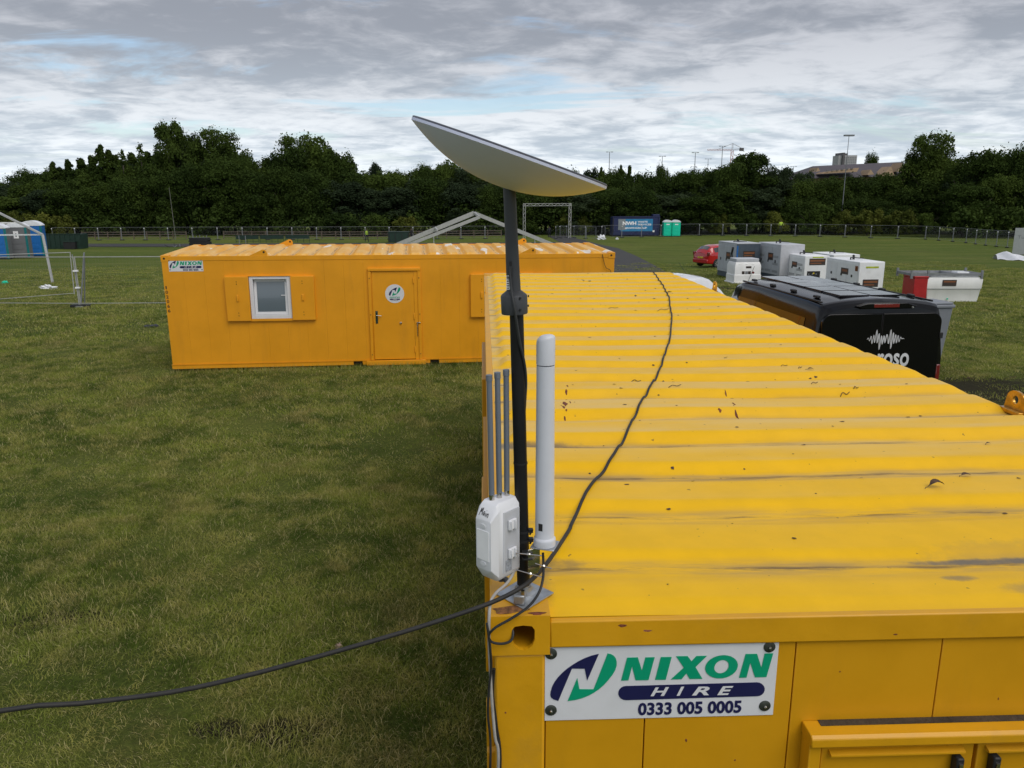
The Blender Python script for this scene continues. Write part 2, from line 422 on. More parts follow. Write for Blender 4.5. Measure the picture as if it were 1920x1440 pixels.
# ------------------------------------------------------------------ lettering
_TC = {}
def glyphs(text, shear=0., bold=0., space=1.):
    key = (text, shear, bold, space)
    if key in _TC: return _TC[key]
    cu = bpy.data.curves.new('t', 'FONT'); cu.body = text; cu.size = 1; cu.shear = shear; cu.offset = bold; cu.space_character = space
    cu.resolution_u = 3; cu.fill_mode = 'FRONT'
    ob = bpy.data.objects.new('t', cu); COL.objects.link(ob); bpy.context.view_layer.update()
    dg = bpy.context.evaluated_depsgraph_get(); me = bpy.data.meshes.new_from_object(ob.evaluated_get(dg))
    V = np.array([v.co[:2] for v in me.vertices]); Fs = [tuple(p.vertices) for p in me.polygons]
    bpy.data.objects.remove(ob); bpy.data.curves.remove(cu); bpy.data.meshes.remove(me)
    lo = V.min(0); hi = V.max(0); V = (V - lo) / (hi - lo)
    _TC[key] = (V, Fs); return _TC[key]


def add_text(mb, text, fn, x0, x1, z0, z1, w, th=.0006, **kw):
    """flat lettering fitted to the box x0..x1, z0..z1; fn(u,v,w) -> point"""
    V, Fs = glyphs(text, **kw)
    vs = [fn(x0 + u * (x1 - x0), z0 + v * (z1 - z0), w) for u, v in V]
    mb.add(vs, Fs)


# ------------------------------------------------------------------ ground sheet
def make_ground():
    xs = np.concatenate([np.linspace(-900, -90, 14)[:-1], np.arange(-90, -22, 3.), np.arange(-22, 22, .75), np.arange(22, 90, 3.), np.linspace(90, 900, 14)])
    ys = np.concatenate([np.linspace(-300, -6, 10)[:-1], np.arange(-6, 34, .75), np.arange(34, 130, 2.), np.linspace(130, 1800, 20)])
    mb = MB(); nx = len(xs)
    vs = []
    for y in ys:
        for x in xs:
            z = ground_z(x, y)
            if -22 < x < 22 and -4 < y < 34: z += random.uniform(-.012, .012) + .02 * math.sin(x * 1.3 + y * .7) * math.sin(y * 1.1 - x * .4)
            vs.append((x, y, z))
    fs = [(j * nx + i, j * nx + i + 1, (j + 1) * nx + i + 1, (j + 1) * nx + i) for j in range(len(ys) - 1) for i in range(nx - 1)]
    mb.add(vs, fs)
    m = bpy.data.materials.new('grass_field'); m.use_nodes = True; t = NT(m.node_tree); b = t.n['Principled BSDF']
    g = t.node('ShaderNodeNewGeometry'); pos = g.outputs['Position']; s = t.node('ShaderNodeSeparateXYZ'); t.link(pos, s.inputs[0])
    A = t.noise(pos, .35, 6, .62); B = t.noise(pos, 2.6, 7, .68); Cn = t.noise(t.mapping(pos, sc=(1, 2.6, 1)), .12, 5, .6); D = t.noise(pos, 22, 5, .7)
    c = t.mix(t.ramp(A, .35, .65), (.080, .112, .020), (.155, .180, .034))
    c = t.mix(t.math('MULTIPLY', t.ramp(B, .45, .72), .55), c, (.165, .155, .048))
    c = t.mix(t.math('MULTIPLY', t.ramp(Cn, .46, .66), .5), c, (.150, .165, .04))
    c = t.mix(t.math('MULTIPLY', t.ramp(D, .35, .65), .5), c, (.026, .032, .010))
    farm = t.ramp(t.math('ADD', s.outputs[1], t.math('MULTIPLY', A, 14)), 26, 62)
    fc = t.mix(t.ramp(t.noise(t.mapping(pos, rot=(0, 0, .25), sc=(.5, 1.6, 1)), .16, 6, .6), .35, .68), (.078, .118, .016), (.140, .160, .034))
    fc = t.mix(t.math('MULTIPLY', t.ramp(t.noise(t.mapping(pos, loc=(5, 2, 0), rot=(0, 0, -.5), sc=(1.6, .25, 1)), .35, 5, .65), .56, .70), .45), fc, (.085, .070, .032))
    fc = t.mix(t.ramp(t.noise(pos, 3., 5, .7), .3, .7, 0, .5), fc, (.055, .078, .015)); fc = t.mix(t.ramp(t.noise(pos, .9, 6, .7), .45, .75, 0, .45), fc, (.165, .180, .055))
    c = t.mix(farm, c, fc)
    # bare muddy spots near and far, and darker ground right of the van
    dark_ground = None
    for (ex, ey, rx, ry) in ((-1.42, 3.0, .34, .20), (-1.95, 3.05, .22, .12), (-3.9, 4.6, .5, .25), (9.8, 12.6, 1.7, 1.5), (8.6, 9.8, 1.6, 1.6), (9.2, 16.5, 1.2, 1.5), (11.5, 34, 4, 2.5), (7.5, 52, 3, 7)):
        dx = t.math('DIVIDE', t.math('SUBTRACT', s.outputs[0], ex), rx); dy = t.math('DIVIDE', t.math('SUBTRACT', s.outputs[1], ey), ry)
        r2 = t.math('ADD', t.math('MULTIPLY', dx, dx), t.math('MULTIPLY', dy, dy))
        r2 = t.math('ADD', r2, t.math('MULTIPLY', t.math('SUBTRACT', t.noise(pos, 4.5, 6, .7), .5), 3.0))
        k = t.ramp(r2, .3, 1.3, 1., 0.); dark_ground = k if dark_ground is None else t.math('MAXIMUM', dark_ground, k)
    c = t.mix(t.math('MULTIPLY', dark_ground, .92), c, (.026, .021, .014))
    t.link(c, b.inputs['Base Color']); b.inputs['Roughness'].default_value = .95; b.inputs['Specular IOR Level'].default_value = .1
    bn = t.node('ShaderNodeBump'); bn.inputs['Strength'].default_value = .9; bn.inputs['Distance'].default_value = .08
    t.link(t.math('ADD', t.noise(pos, 6, 8, .75), t.math('MULTIPLY', B, 2.)), bn.inputs['Height']); t.link(bn.outputs[0], b.inputs['Normal'])
    o = mb.build('ground', m, smooth=True); tag(o, kind='structure'); return o


ground = make_ground()


def strip(name, m, pts, lift=.012):
    """road strip following the ground; pts = list of (left point, right point) in x,y"""
    mb = MB(); vs = []; N = 6
    rows = []
    for i in range(len(pts) - 1):
        for k in range(8):
            t = k / 8; a = [pts[i][j][c] * (1 - t) + pts[i + 1][j][c] * t for j in (0, 1) for c in (0, 1)]; rows.append(a)
    rows.append([pts[-1][0][0], pts[-1][0][1], pts[-1][1][0], pts[-1][1][1]])
    for a in rows:
        for k in range(N + 1):
            t = k / N; x = a[0] * (1 - t) + a[2] * t; y = a[1] * (1 - t) + a[3] * t
            vs.append((x, y, ground_z(x, y) + lift))
    fs = [(j * (N + 1) + i, j * (N + 1) + i + 1, (j + 1) * (N + 1) + i + 1, (j + 1) * (N + 1) + i) for j in range(len(rows) - 1) for i in range(N)]
    mb.add(vs, fs); return tag(mb.build(name, m, smooth=True), kind='structure')


def gp(px, py): p = G(px, py); return (p.x, p.y)
strip('road', M_asph, [(gp(1026, 442), gp(1062, 442)), (gp(1045, 452), gp(1100, 452)), (gp(1090, 466), gp(1160, 466)), (gp(1148, 484), gp(1192, 480)), (gp(1150, 508), gp(1240, 505)), (gp(1150, 540), gp(1300, 540))], .03)
strip('path', M_asph, [(gp(150, 463), gp(150, 457.5)), (gp(350, 463), gp(350, 457.5)), (gp(700, 461), gp(700, 456.5)), (gp(1060, 459), gp(1060, 454.5))], .05)


# ------------------------------------------------------------------ logo and sign (coordinates traced in a picture of the sign)
def homog(src, dst):
    A = []
    for (x, y), (u, v) in zip(src, dst):
        A.append([x, y, 1, 0, 0, 0, -u * x, -u * y, -u]); A.append([0, 0, 0, x, y, 1, -v * x, -v * y, -v])
    h = np.linalg.svd(np.array(A))[2][-1].reshape(3, 3)
    def f(x, y): q = h @ np.array([x, y, 1.]); return q[0] / q[2], q[1] / q[2]
    return f
HS = homog([(152, 275), (1715, 232), (1680, 718), (157, 768)], [(0, 1), (1, 1), (1, 0), (0, 0)])
def chaikin(P, n=2, closed=True):
    for _ in range(n):
        Q = []
        for i in range(len(P)):
            a, b = P[i], P[(i + 1) % len(P)]
            Q += [(a[0] * .75 + b[0] * .25, a[1] * .75 + b[1] * .25), (a[0] * .25 + b[0] * .75, a[1] * .25 + b[1] * .75)]
        P = Q
    return P
NAVY = [(513, 316), (465, 328), (420, 345), (378, 366), (340, 390), (303, 416), (270, 445), (243, 474), (220, 505), (204, 538), (195, 570), (193, 592), (199, 609), (215, 622), (247, 632), (335, 415), (420, 415), (438, 495)]
GREEN = [(572, 313), (594, 317), (613, 327), (627, 344), (634, 366), (634, 393), (625, 424), (606, 456), (580, 490), (552, 522), (520, 551), (487, 574), (452, 594), (405, 613), (360, 625), (310, 632), (372, 478), (388, 553), (482, 553)]
LN = [(665, 493), (703, 340), (775, 338), (803, 425), (825, 338), (887, 336), (848, 489), (762, 491), (737, 398), (714, 492)]
LI = [(892, 487), (928, 335), (1000, 334), (963, 486)]
LX = [(997, 484), (1082, 405), (1030, 329), (1107, 328), (1133, 362), (1165, 327), (1235, 325), (1160, 400), (1207, 478), (1122, 480), (1100, 443), (1068, 482)]
LN2 = [(1450, 470), (1492, 312), (1568, 310), (1598, 402), (1618, 308), (1675, 306), (1632, 464), (1556, 466), (1524, 370), (1500, 468)]
def oring(cx, cy, rx, ry, sh, n=28): return [(cx + rx * math.cos(a) - sh * ry * math.sin(a), cy + ry * math.sin(a)) for a in [2 * PI * k / n for k in range(n)]]


def nixon_sign(parent, x0, z1, w, h, y, name='sign_board', th=.004, washers=.0165, curl=0.):
    """board with logo, name, HIRE bar and number; face towards -y"""
    def fn(u, v, d):  # u,v in 0..1 of board
        return Vector((x0 + u * w, y - d - curl * math.sin(u * PI) * 0, z1 - h + v * h))
    mb = MB(); mb.prism([(0, 0), (1, 0), (1, 1), (0, 1)], 0, th, fn)
    board = mb.build(name, M_signwhite, parent, bevel=.0012)
    e = max(.0007, h * .006)
    def art(polys, nm, m, lay=1):
        b = MB()
        for P in polys: b.prism([HS(*p) for p in P], th, th + e * lay, fn)
        return b.build(nm, m, board)
    art([NAVY, ], 'logo', M_signnavy); art([GREEN], 'logo', M_signgreen)
    b = MB()
    for P in (LN, LI, LX, LN2): b.prism([HS(*p) for p in P], th, th + e, fn)
    O, I = oring(1333, 397, 108, 78, .18), oring(1333, 396, 47, 44, .22); n = len(O)
    vs = [fn(*HS(*p), th + e) for p in O + I]; b.add(vs, [(k, (k + 1) % n, n + (k + 1) % n, n + k) for k in range(n)])
    b.build('lettering', M_signgreen, board)
    b = MB()
    pill = [(1622 - 52 + 52 * math.cos(a), 546 + 46 * math.sin(a)) for a in np.linspace(-PI / 2, PI / 2, 10)] + [(700 + 52 * math.cos(a), 577 + 47 * math.sin(a)) for a in np.linspace(PI / 2, 3 * PI / 2, 10)]
    b.prism([HS(*p) for p in pill], th, th + e, fn); b.build('name_bar', M_signnavy, board)
    b = MB()
    for ch, xa, xb in (('H', 862, 985), ('I', 1036, 1086), ('R', 1137, 1255), ('E', 1305, 1413)):
        yc = 562 - (xa - 862) * .022; u0, v0 = HS(xa, yc + 32); u1, v1 = HS(xb, yc - 30)
        add_text(b, ch, fn, u0, u1, v0, v1, th + e * 2, shear=.3, bold=.03)
    b.build('lettering', M_signwhite, board)
    b = MB()
    u0, v0 = HS(780, 727); u1, v1 = HS(1472, 626); v0 = HS(780, 726)[1]; v1 = HS(780, 641)[1]
    add_text(b, '0333 005 0005', fn, u0, u1, v0, v1, th + e, bold=.035, space=1.0)
    b.build('lettering', M_signnavy, board)
    if washers:
        wr = washers
        for (px, py) in ((193, 317), (1650, 264), (1624, 656), (199, 695)):
            u, v = HS(px, py); c = fn(u, v, 0); R = Matrix.Translation((c.x, y - th, c.z)) @ Matrix.Rotation(PI / 2, 4, 'X')
            b = MB(); b.lathe([(wr, 0), (wr, wr * .12), (wr * .8, wr * .26), (wr * .3, wr * .26)], 20, R); b.build('washer', M_washer, board, smooth=True)
            b = MB(); b.lathe([(wr * .26, wr * .2), (wr * .26, wr * .5), (wr * .15, wr * .66)], 8, R); b.build('bolt', M_steel, board, smooth=True)
    return board


# ------------------------------------------------------------------ near cabin
NW, NL, NH = 2.78, 9.75, 2.6
def rphase(y): return ((y - .295) / .4075) % 1.
def sm(a, b, x): t = min(1, max(0, (x - a) / (b - a))); return t * t * (3 - 2 * t)
def roof_h(x, y):
    p = rphase(y); d = abs(p - .5)            # .5 = trough
    c = 1 - sm(.22, .40, d)
    e = sm(.075, .15, x) * sm(-.02, .085, NW - x)
    if y < .295 - .20: c = max(c, .0); e *= sm(.03, .12, y)
    if y > NL - .2: e *= sm(.04, .12, NL - y)
    sag = -.010 * math.sin(PI * x / NW) * (1 + .4 * math.sin(y * 1.7)) + .004 * math.sin(x * 3.1 + y * 2.2)
    return NH - .016 + .041 * c * e * sm(-.7, 1.9, y) + sag * sm(.1, .3, x)


nc = empty('site_cabin', (0, 0, 0), label='yellow steel site cabin in the foreground with a dusty corrugated roof', cat='cabin')
mb = MB()
xs = [.045, .06, .075, .09, .105, .12, .135, .15] + list(np.linspace(.2, NW - .2, 26)) + [NW - .15, NW - .10, NW - .08, NW - .06, NW - .045, NW - .03, NW - .015, NW - .003]
ys = [.02] + list(np.arange(.035, NL - .03, .0204)) + [NL - .02]
vs = [(x, y, roof_h(x, y)) for y in ys for x in xs]; nx = len(xs)
mb.add(vs, [(j * nx + i, j * nx + i + 1, (j + 1) * nx + i + 1, (j + 1) * nx + i) for j in range(len(ys) - 1) for i in range(nx - 1)])
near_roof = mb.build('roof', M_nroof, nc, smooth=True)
# frame rails
bx('front_rail', M_nearf, nc, .162, NW - .162, 0, .026, NH - .099, NH - .018, .005)
bx('rear_rail', M_nearf, nc, .162, NW - .162, NL - .026, NL, NH - .12, NH + .0, .005)
bx('side_rail', M_nearf, nc, 0, .045, .178, NL - .178, NH - .12, NH - .012, .006)
bx('side_rail', M_nearf, nc, NW - .045, NW, .178, NL - .178, NH - .14, NH - .045, .006)
bx('bottom_rail', M_nearf, nc, .162, NW - .162, 0, .05, .06, .2, .005)
for x0 in (.012, NW - .150):
    bx('corner_post', M_nearf, nc, x0, x0 + .138, .006, .15, .15, NH - .119, .008)
    bx('corner_post', M_nearf, nc, x0, x0 + .138, NL - .15, NL - .006, .15, NH - .119, .008)
bx('side_wall', M_near, nc, .02, .04, .151, NL - .151, .08, NH - .122)
bx('side_wall', M_near, nc, NW - .04, NW - .02, .151, NL - .151, .08, NH - .122)
bx('rear_wall', M_near, nc, .151, NW - .151, NL - .04, NL - .02, .08, NH - .122)
bx('wall_backing', M_recess, nc, .152, NW - .152, .0301, .05, .21, NH - .102)
# corner castings; the near left one has a real opening in its front face
def casting(x0, y0, holed):
    if not holed:
        return bx('corner_casting', M_nearf, nc, x0, x0 + .162, y0, y0 + .178, NH - .118, NH, .008)
    # front plate with a D-shaped hole, then side, top and back plates
    mb = MB(); cxh, czh, rw, rh = x0 + .089, NH - .064, .031, .034
    hole = [(cxh - rw, czh + .022), (cxh - rw * .75, czh + .033), (cxh, czh + .036), (cxh + rw * .75, czh + .033), (cxh + rw, czh + .022), (cxh + rw, czh - .008), (cxh + rw * .78, czh - .026), (cxh + rw * .4, czh - .036), (cxh, czh - .039), (cxh - rw * .4, czh - .036), (cxh - rw * .78, czh - .026), (cxh - rw, czh - .008)]
    Z0, Z1, X0, X1 = NH - .118, NH, x0, x0 + .162
    outer = [(X0, Z1), (X0 + .04, Z1), (cxh, Z1), (X1 - .04, Z1), (X1, Z1), (X1, czh), (X1, Z0), (X1 - .04, Z0), (cxh, Z0), (X0 + .04, Z0), (X0, Z0), (X0, czh)]
    n = 12; vs = [(x, y0, z) for x, z in outer] + [(x, y0, z) for x, z in hole] + [(x, y0 + .014, z) for x, z in hole]
    fs = [(k, (k + 1) % n, n + (k + 1) % n, n + k) for k in range(n)] + [(n + k, n + (k + 1) % n, 2 * n + (k + 1) % n, 2 * n + k) for k in range(n)]
    mb.add(vs, fs)
    mb.box(X0, X0 + .012, y0 + .0001, y0 + .178, Z0, Z1); mb.box(X1 - .012, X1, y0 + .0001, y0 + .178, Z0, Z1)
    mb.box(X0 + .012, X1 - .012, y0 + .0001, y0 + .178, Z1 - .012, Z1 - .0003); mb.box(X0 + .012, X1 - .012, y0 + .0001, y0 + .178, Z0 + .0003, Z0 + .012); mb.box(X0 + .012, X1 - .012, y0 + .16, y0 + .178, Z0 + .012, Z1 - .012)
    o = mb.build('corner_casting', M_nearf, nc)
    MB().box(X0 + .013, X1 - .013, y0 + .13, y0 + .159, Z0 + .0125, Z1 - .0125).build('casting_inside', M_hole, o)
    # worn rusty patch on top of the casting
    pts = []
    for k in range(22):
        a = 2 * PI * k / 22; pts.append((X0 + .052 + .048 * math.cos(a) * (1 + .22 * math.sin(3 * a + 1)), y0 + .034 + .020 * math.sin(a) * (1 + .3 * math.sin(2 * a))))
    m2 = MB(); m2.prism(pts, Z1 + .0002, Z1 + .0008, lambda u, v, w_: Vector((u, v, w_))); m2.build('rust_patch', M_rustpatch, o)
    pts = [(X1 - .035 + .022 * math.cos(a) * (1 + .4 * math.sin(3 * a)), y0 + .012 + .008 * math.sin(a)) for a in np.linspace(0, 2 * PI, 13)[:-1]]
    m2 = MB(); m2.prism(pts, Z1 + .0002, Z1 + .0008, lambda u, v, w_: Vector((u, v, w_))); m2.build('rust_patch', M_rust, o)
    return o
casting(0, 0, True); casting(NW - .162, 0, False); casting(0, NL - .178, False); casting(NW - .162, NL - .178, False)
# front wall panels with recessed joints
J = [.151, .433, .849, 1.264, 1.68, 2.095, 2.51, NW - .151]
for i in range(len(J) - 1):
    bx('wall_panel', M_near, nc, J[i] + .0018, J[i + 1] - .0018, .012, .03, .202, NH - .100, .002)
# steel shutter unit at lower right: hood, frame, two leaves with black handles
hz = 2.245
mb = MB(); mb.prism([(.012, hz), (-.052, hz), (-.062, hz - .008), (-.062, hz - .034), (-.050, hz - .034), (.012, hz - .034)], .885, 2.05, lambda u, v, x: Vector((x, u, v)))
hood = mb.build('shutter_hood', M_nearf, nc, bevel=.003)
for xx in (.888, 2.01): bx('shutter_frame', M_nearf, nc, xx, xx + .034, -.045, .0115, 1.2, hz - .036, .003)
MB().box(.90, 2.03, -.002, .0112, 1.2, hz - .036).build('shutter_recess', M_nearf, nc)
for k, x0 in enumerate((.930, 1.382)):
    lf = bx('shutter_leaf', M_near, nc, x0, x0 + .440, -.030, -.003, 1.24, hz - .048, .003)
    mb = MB(); mb.prism([(-.0305, hz - .062), (-.050, hz - .069), (-.050, hz - .074), (-.0305, hz - .076)], x0 + .02, x0 + .405, lambda u, v, x: Vector((x, u, v))); mb.build('drip_lip', M_nearf, lf)
    hx = x0 + (.376 if k == 0 else .030)
    hb = MB(); hb.box(hx, hx + .022, -.062, -.031, hz - .20, hz - .082); hn = hb.build('handle', M_blackmat, lf, bevel=.005)
    MB().box(hx + .006, hx + .016, -.0665, -.0625, hz - .13, hz - .098).build('latch', M_steel, hn)
# dirt ledge above the hood (accumulated dirt strip)
mb = MB(); mb.box(.93, 2.02, -.014, .0105, hz + .0002, hz + .0022); mb.build('grime', M_soil, nc)
for (cx_, cz_, rx_, rz_) in ((.555, 2.19, .003, .006), (.36, 2.565, .012, .004), (.98, 2.40, .002, .003), (.04, 2.30, .003, .003), (1.45, 2.30, .002, .004), (.70, 2.12, .003, .003), (1.12, 2.52, .006, .0025)):
    yy_ = -.0006 if cz_ > 2.505 else (.0055 if cx_ < .15 else .0114)
    b = MB(); b.prism([(cx_ + rx_ * math.cos(a) * random.uniform(.6, 1.3), cz_ + rz_ * math.sin(a) * random.uniform(.6, 1.3)) for a in np.linspace(0, 2 * PI, 10)[:-1]], 0, .0004, lambda u, v, w_: Vector((u, yy_ + w_, v))); b.build('rust_chip', M_rust, nc)
nixon_sign(nc, .149, 2.499, .650, .231, .0118, th=.003)
# lifting lugs
def lug(parent, x, y, z, L, H, th_axis='x', m=M_nearf, r=.018, two=False):
    """rounded plate with a hole; the plate lies along the rail"""
    n = 16; outer = []; inner = []
    for k in range(n):
        a = 2 * PI * k / n; ca, sa = math.cos(a), math.sin(a)
        inner.append((r * ca, H * .58 + r * sa))
    for k in range(n):
        a = 2 * PI * k / n; ca, sa = math.cos(a), math.sin(a)
        if sa > -.2: outer.append((L * .42 * ca, H * .58 + H * .42 * sa))
        else: outer.append((L * .5 * (1 if ca > 0 else -1) * min(1, abs(ca) + .5), 0.))
    t_ = .012
    def P(u, v, w_): return Vector((x + w_, y + u, z + v)) if th_axis == 'x' else Vector((x + u, y + w_, z + v))
    mb = MB(); vs = [P(u, v, 0) for u, v in outer + inner] + [P(u, v, t_) for u, v in outer + inner]; N = 2 * n
    fs = []
    for k in range(n):
        q = (k + 1) % n
        fs += [(k, q, n + q, n + k), (N + k, N + n + k, N + n + q, N + q), (k, N + k, N + q, q), (n + k, n + q, N + n + q, N + n + k)]
    mb.add(vs, fs); return mb.build('lifting_lug', m, parent)
M_lug = mat('worn_gold_enamel', (.55, .27, .02), .25, metal=.5, var=.35, vscale=18, bump=.25, bscale=40, coat=.4)
lug(nc, NW - .02, 1.955, NH - .004, .17, .115, 'x', M_lug, r=.022)
lug(nc, NW - .02, 7.42, NH - .004, .17, .115, 'x', M_lug, r=.022)
bx('lug_plate', M_lug, nc, NW - .05, NW - .021, 1.875, 2.035, NH - .01, NH + .012, .003)
lug(nc, .008, 7.42, NH - .02, .17, .09, 'x', M_nearf)
# fittings that stick out of the left side wall
bx('side_shutter', M_near, nc, -.032, .019, 4.55, 6.3, 1.25, 2.2, .006)
bx('side_shutter', M_near, nc, -.020, .019, 2.0, 3.4, 1.25, 2.2, .006)
bx('door_hood', M_near, nc, -.028, .019, 1.2, 1.75, 2.30, 2.36, .006)
for (yy, z0, z1) in ((.35, 2.2, 2.42), (.12, 2.1, 2.24), (.35, 1.6, 1.9), (1.0, 2.28, 2.36)):
    bx('hinge', M_nearf, nc, -.014, .0195 if yy > .16 else .0115, yy, yy + .045, z0, z1, .004)
# chips of rust and flakes on the roof (their own thin geometry, following the sheet)
def on_roof(poly, m, name='paint_chip', lift=.0012, parent=nc):
    mb = MB(); n = len(poly); c = (sum(p[0] for p in poly) / n, sum(p[1] for p in poly) / n)
    vs = [(u, v, roof_h(u, v) + lift) for u, v in poly] + [(c[0], c[1], roof_h(*c) + lift * 1.5)]
    mb.add(vs, [(k, (k + 1) % n, n) for k in range(n)]); return mb
def blob(cx, cy, rx, ry, n=10, rough=.4):
    return [(cx + rx * math.cos(a) * random.uniform(1 - rough, 1 + rough), cy + ry * math.sin(a) * random.uniform(1 - rough, 1 + rough)) for a in [2 * PI * k / n for k in range(n)]]
chips = MB()
def addchip(px, py, wpx, hpx):
    p = at_z(px, py, NH + .004); s_ = (p - CAM).length / F_PX
    P = blob(p.x, p.y, wpx / 2 * s_, max(.004, hpx / 2 * s_ / max(.15, (CAM.z - p.z) / (p - CAM).length)), 9, .5)
    q = on_roof(P, None); b = len(chips.v); chips.v += [tuple(v) for v in q.v]; chips.f += [tuple(i + b for i in f) for f in q.f]; chips.mi += [0] * len(q.f)
for a in ((1064, 730, 3, 4), (1062, 738, 4, 3), (1060, 752, 5, 6), (1069, 752, 3, 6), (1060, 763, 8, 7), (1057, 769, 4, 5), (1059, 778, 3, 4), (1062, 773, 3, 2), (1069, 760, 2, 4), (1074, 728, 3, 1),
          (1365, 742, 8, 6), (1356, 742, 22, 1.2), (1361, 736, 3, 3), (1371, 750, 4, 6), (1375, 762, 4, 4), (1381, 773, 4, 6), (1388, 780, 11, 1.5), (1350, 771, 5, 2), (1215, 1170, 13, 3)):
    addchip(*a)
chips.build('paint_chip', M_rust, nc)
tag(bpy.data.objects['paint_chip'], kind='stuff')
# loose litter: leaves, twigs, specks
lit = MB()
def twig(pts, r, mbx=None):
    (mbx or lit).path([(x, y, roof_h(x, y) + r + dz) for x, y, dz in pts], r, 5, 4)
for k in range(170):
    x = random.uniform(.2, 2.6); y = random.uniform(.05, 9.5) ** 1.0; s_ = random.uniform(.002, .0055) * (1 + y * .12)
    P = blob(x, y, s_ * 1.6, s_, 6, .5); z = roof_h(x, y); n = 6
    lit.add([(u, v, roof_h(u, v) + .001 + random.uniform(0, .003)) for u, v in P] + [(x, y, z + .004)], [(i, (i + 1) % n, n) for i in range(n)])
for (px, py, L) in ((1193, 708, 18), (1265, 729, 26), (1243, 582, 22), (1527, 722, 12), (1585, 733, 18), (1150, 579, 18), (1605, 730, 8), (1500, 694, 6), (1470, 690, 10), (1900, 702, 12), (1820, 704, 10)):
    p = at_z(px, py, NH + .01); s_ = (p - CAM).length / F_PX; l = L * s_ * .5
    a = random.uniform(-.5, .5)
    twig([(p.x - l, p.y - l * a, 0), (p.x - l * .3, p.y + .01, .006), (p.x + l * .3, p.y, .004), (p.x + l, p.y + l * a, .008)], .0022)
tag(lit.build('leaf_litter', M_leaflit), kind='stuff', label='scattered specks, twigs and leaf bits on the yellow roof')
def dead_leaf(px, py, wpx, label, curl=.02):
    p = at_z(px, py, NH + .01); s_ = (p - CAM).length / F_PX; l = wpx * s_ * .5
    o = empty('dead_leaf', (p.x, p.y, roof_h(p.x, p.y)), random.uniform(-.3, .3), label, 'leaf')
    b = MB(); n = 9; vs = []
    for i in range(n):
        t = i / (n - 1); x = (t - .5) * 2 * l; wd = l * .42 * math.sin(PI * min(1, t * 1.1 + .05)) * (1 if .15 < t < .9 else .3)
        z = curl * (1 - (2 * t - 1) ** 2) + .002
        for q in (-1, 0, 1): vs.append((x, q * wd, z + (abs(q)) * wd * .5))
    b.add(vs, [(i * 3 + k, i * 3 + k + 1, (i + 1) * 3 + k + 1, (i + 1) * 3 + k) for i in range(n - 1) for k in range(2)])
    b.build('blade', M_leaflit, o)
    b = MB(); b.path([(-l, 0, .004), (-l * 1.2, -.006, .006), (-l * 1.35, -.012, .003)], .0012, 5, 3); b.build('stalk', M_leaflit, o)
    return o
dead_leaf(1757, 911, 34, 'large curled brown leaf at the right of the yellow roof', .022)
dead_leaf(1812, 891, 22, 'small flat brown leaf beside the large curled leaf', .006)
dead_leaf(1520, 697, 14, 'small dark leaf on the yellow roof in front of the black van', .008)
dead_leaf(1256, 550, 12, 'greenish dark leaf touching the cable far up the yellow roof', .006)
dead_leaf(1853, 834, 10, 'tiny crumpled brown leaf near the right edge of the yellow roof', .006)

# ------------------------------------------------------------------ far cabin
th2, ta, tb = .0874, .0271, .004
M2 = Matrix.Translation((-6.7604, 14.9228, 2.5018)) @ Matrix.Rotation(th2, 4, 'Z') @ Matrix.Rotation(tb, 4, 'Y') @ Matrix.Rotation(ta, 4, 'X')
fc = empty('site_cabin', label='orange yellow site cabin across the grass with a white window and a door', cat='cabin', M=M2)
FW, FL, FH = 2.70, 9.75, 2.43            # depth, length, height; origin is the top front left corner
mb = MB()
xs = list(np.arange(.03, FL - .02, .029)) + [FL - .03]; ys = [.02, .05, .08, .11, .14, .18] + list(np.linspace(.3, FW - .3, 8)) + [FW - .18, FW - .14, FW - .11, FW - .08, FW - .05, FW - .02]
def froof(x, y):
    d = abs(((x - .22) / .406) % 1. - .5); c = 1 - sm(.2, .40, d)
    return -.02 + .048 * c * sm(.06, .15, y) * sm(.06, .15, FW - y)
nx = len(xs); mb.add([(x, y, froof(x, y)) for y in ys for x in xs], [(j * nx + i, j * nx + i + 1, (j + 1) * nx + i + 1, (j + 1) * nx + i) for j in range(len(ys) - 1) for i in range(nx - 1)])
mb.build('roof', M_froof, fc, smooth=True)
bx('front_rail', M_far, fc, .16, FL - .16, 0, .03, -.095, 0, .004)
bx('rear_rail', M_far, fc, .16, FL - .16, FW - .03, FW, -.095, 0, .004)
bx('side_rail', M_far, fc, 0, .03, .18, FW - .18, -.095, 0, .004); bx('side_rail', M_far, fc, FL - .03, FL, .18, FW - .18, -.095, 0, .004)
for x0 in (0, FL - .16):
    for y0 in (0, FW - .178):
        cst = bx('corner_casting', M_far, fc, x0, x0 + .16, y0, y0 + .178, -.115, .018, .006)
        if y0 == 0:
            b = MB(); b.lathe([(.022, 0), (.022, .006)], 12, Matrix.Translation((x0 + .07, -.0035, -.045)) @ Matrix.Rotation(-PI / 2, 4, 'X')); b.build('casting_hole', M_recess, cst)
# end walls, rear wall, backing
bx('end_wall', M_far, fc, .012, .03, .05, FW - .05, -FH + .1, -.096); bx('end_wall', M_far, fc, FL - .03, FL - .012, .05, FW - .05, -FH + .1, -.096)
bx('rear_wall', M_far, fc, .031, FL - .031, FW - .04, FW - .02, -FH + .1, -.096)
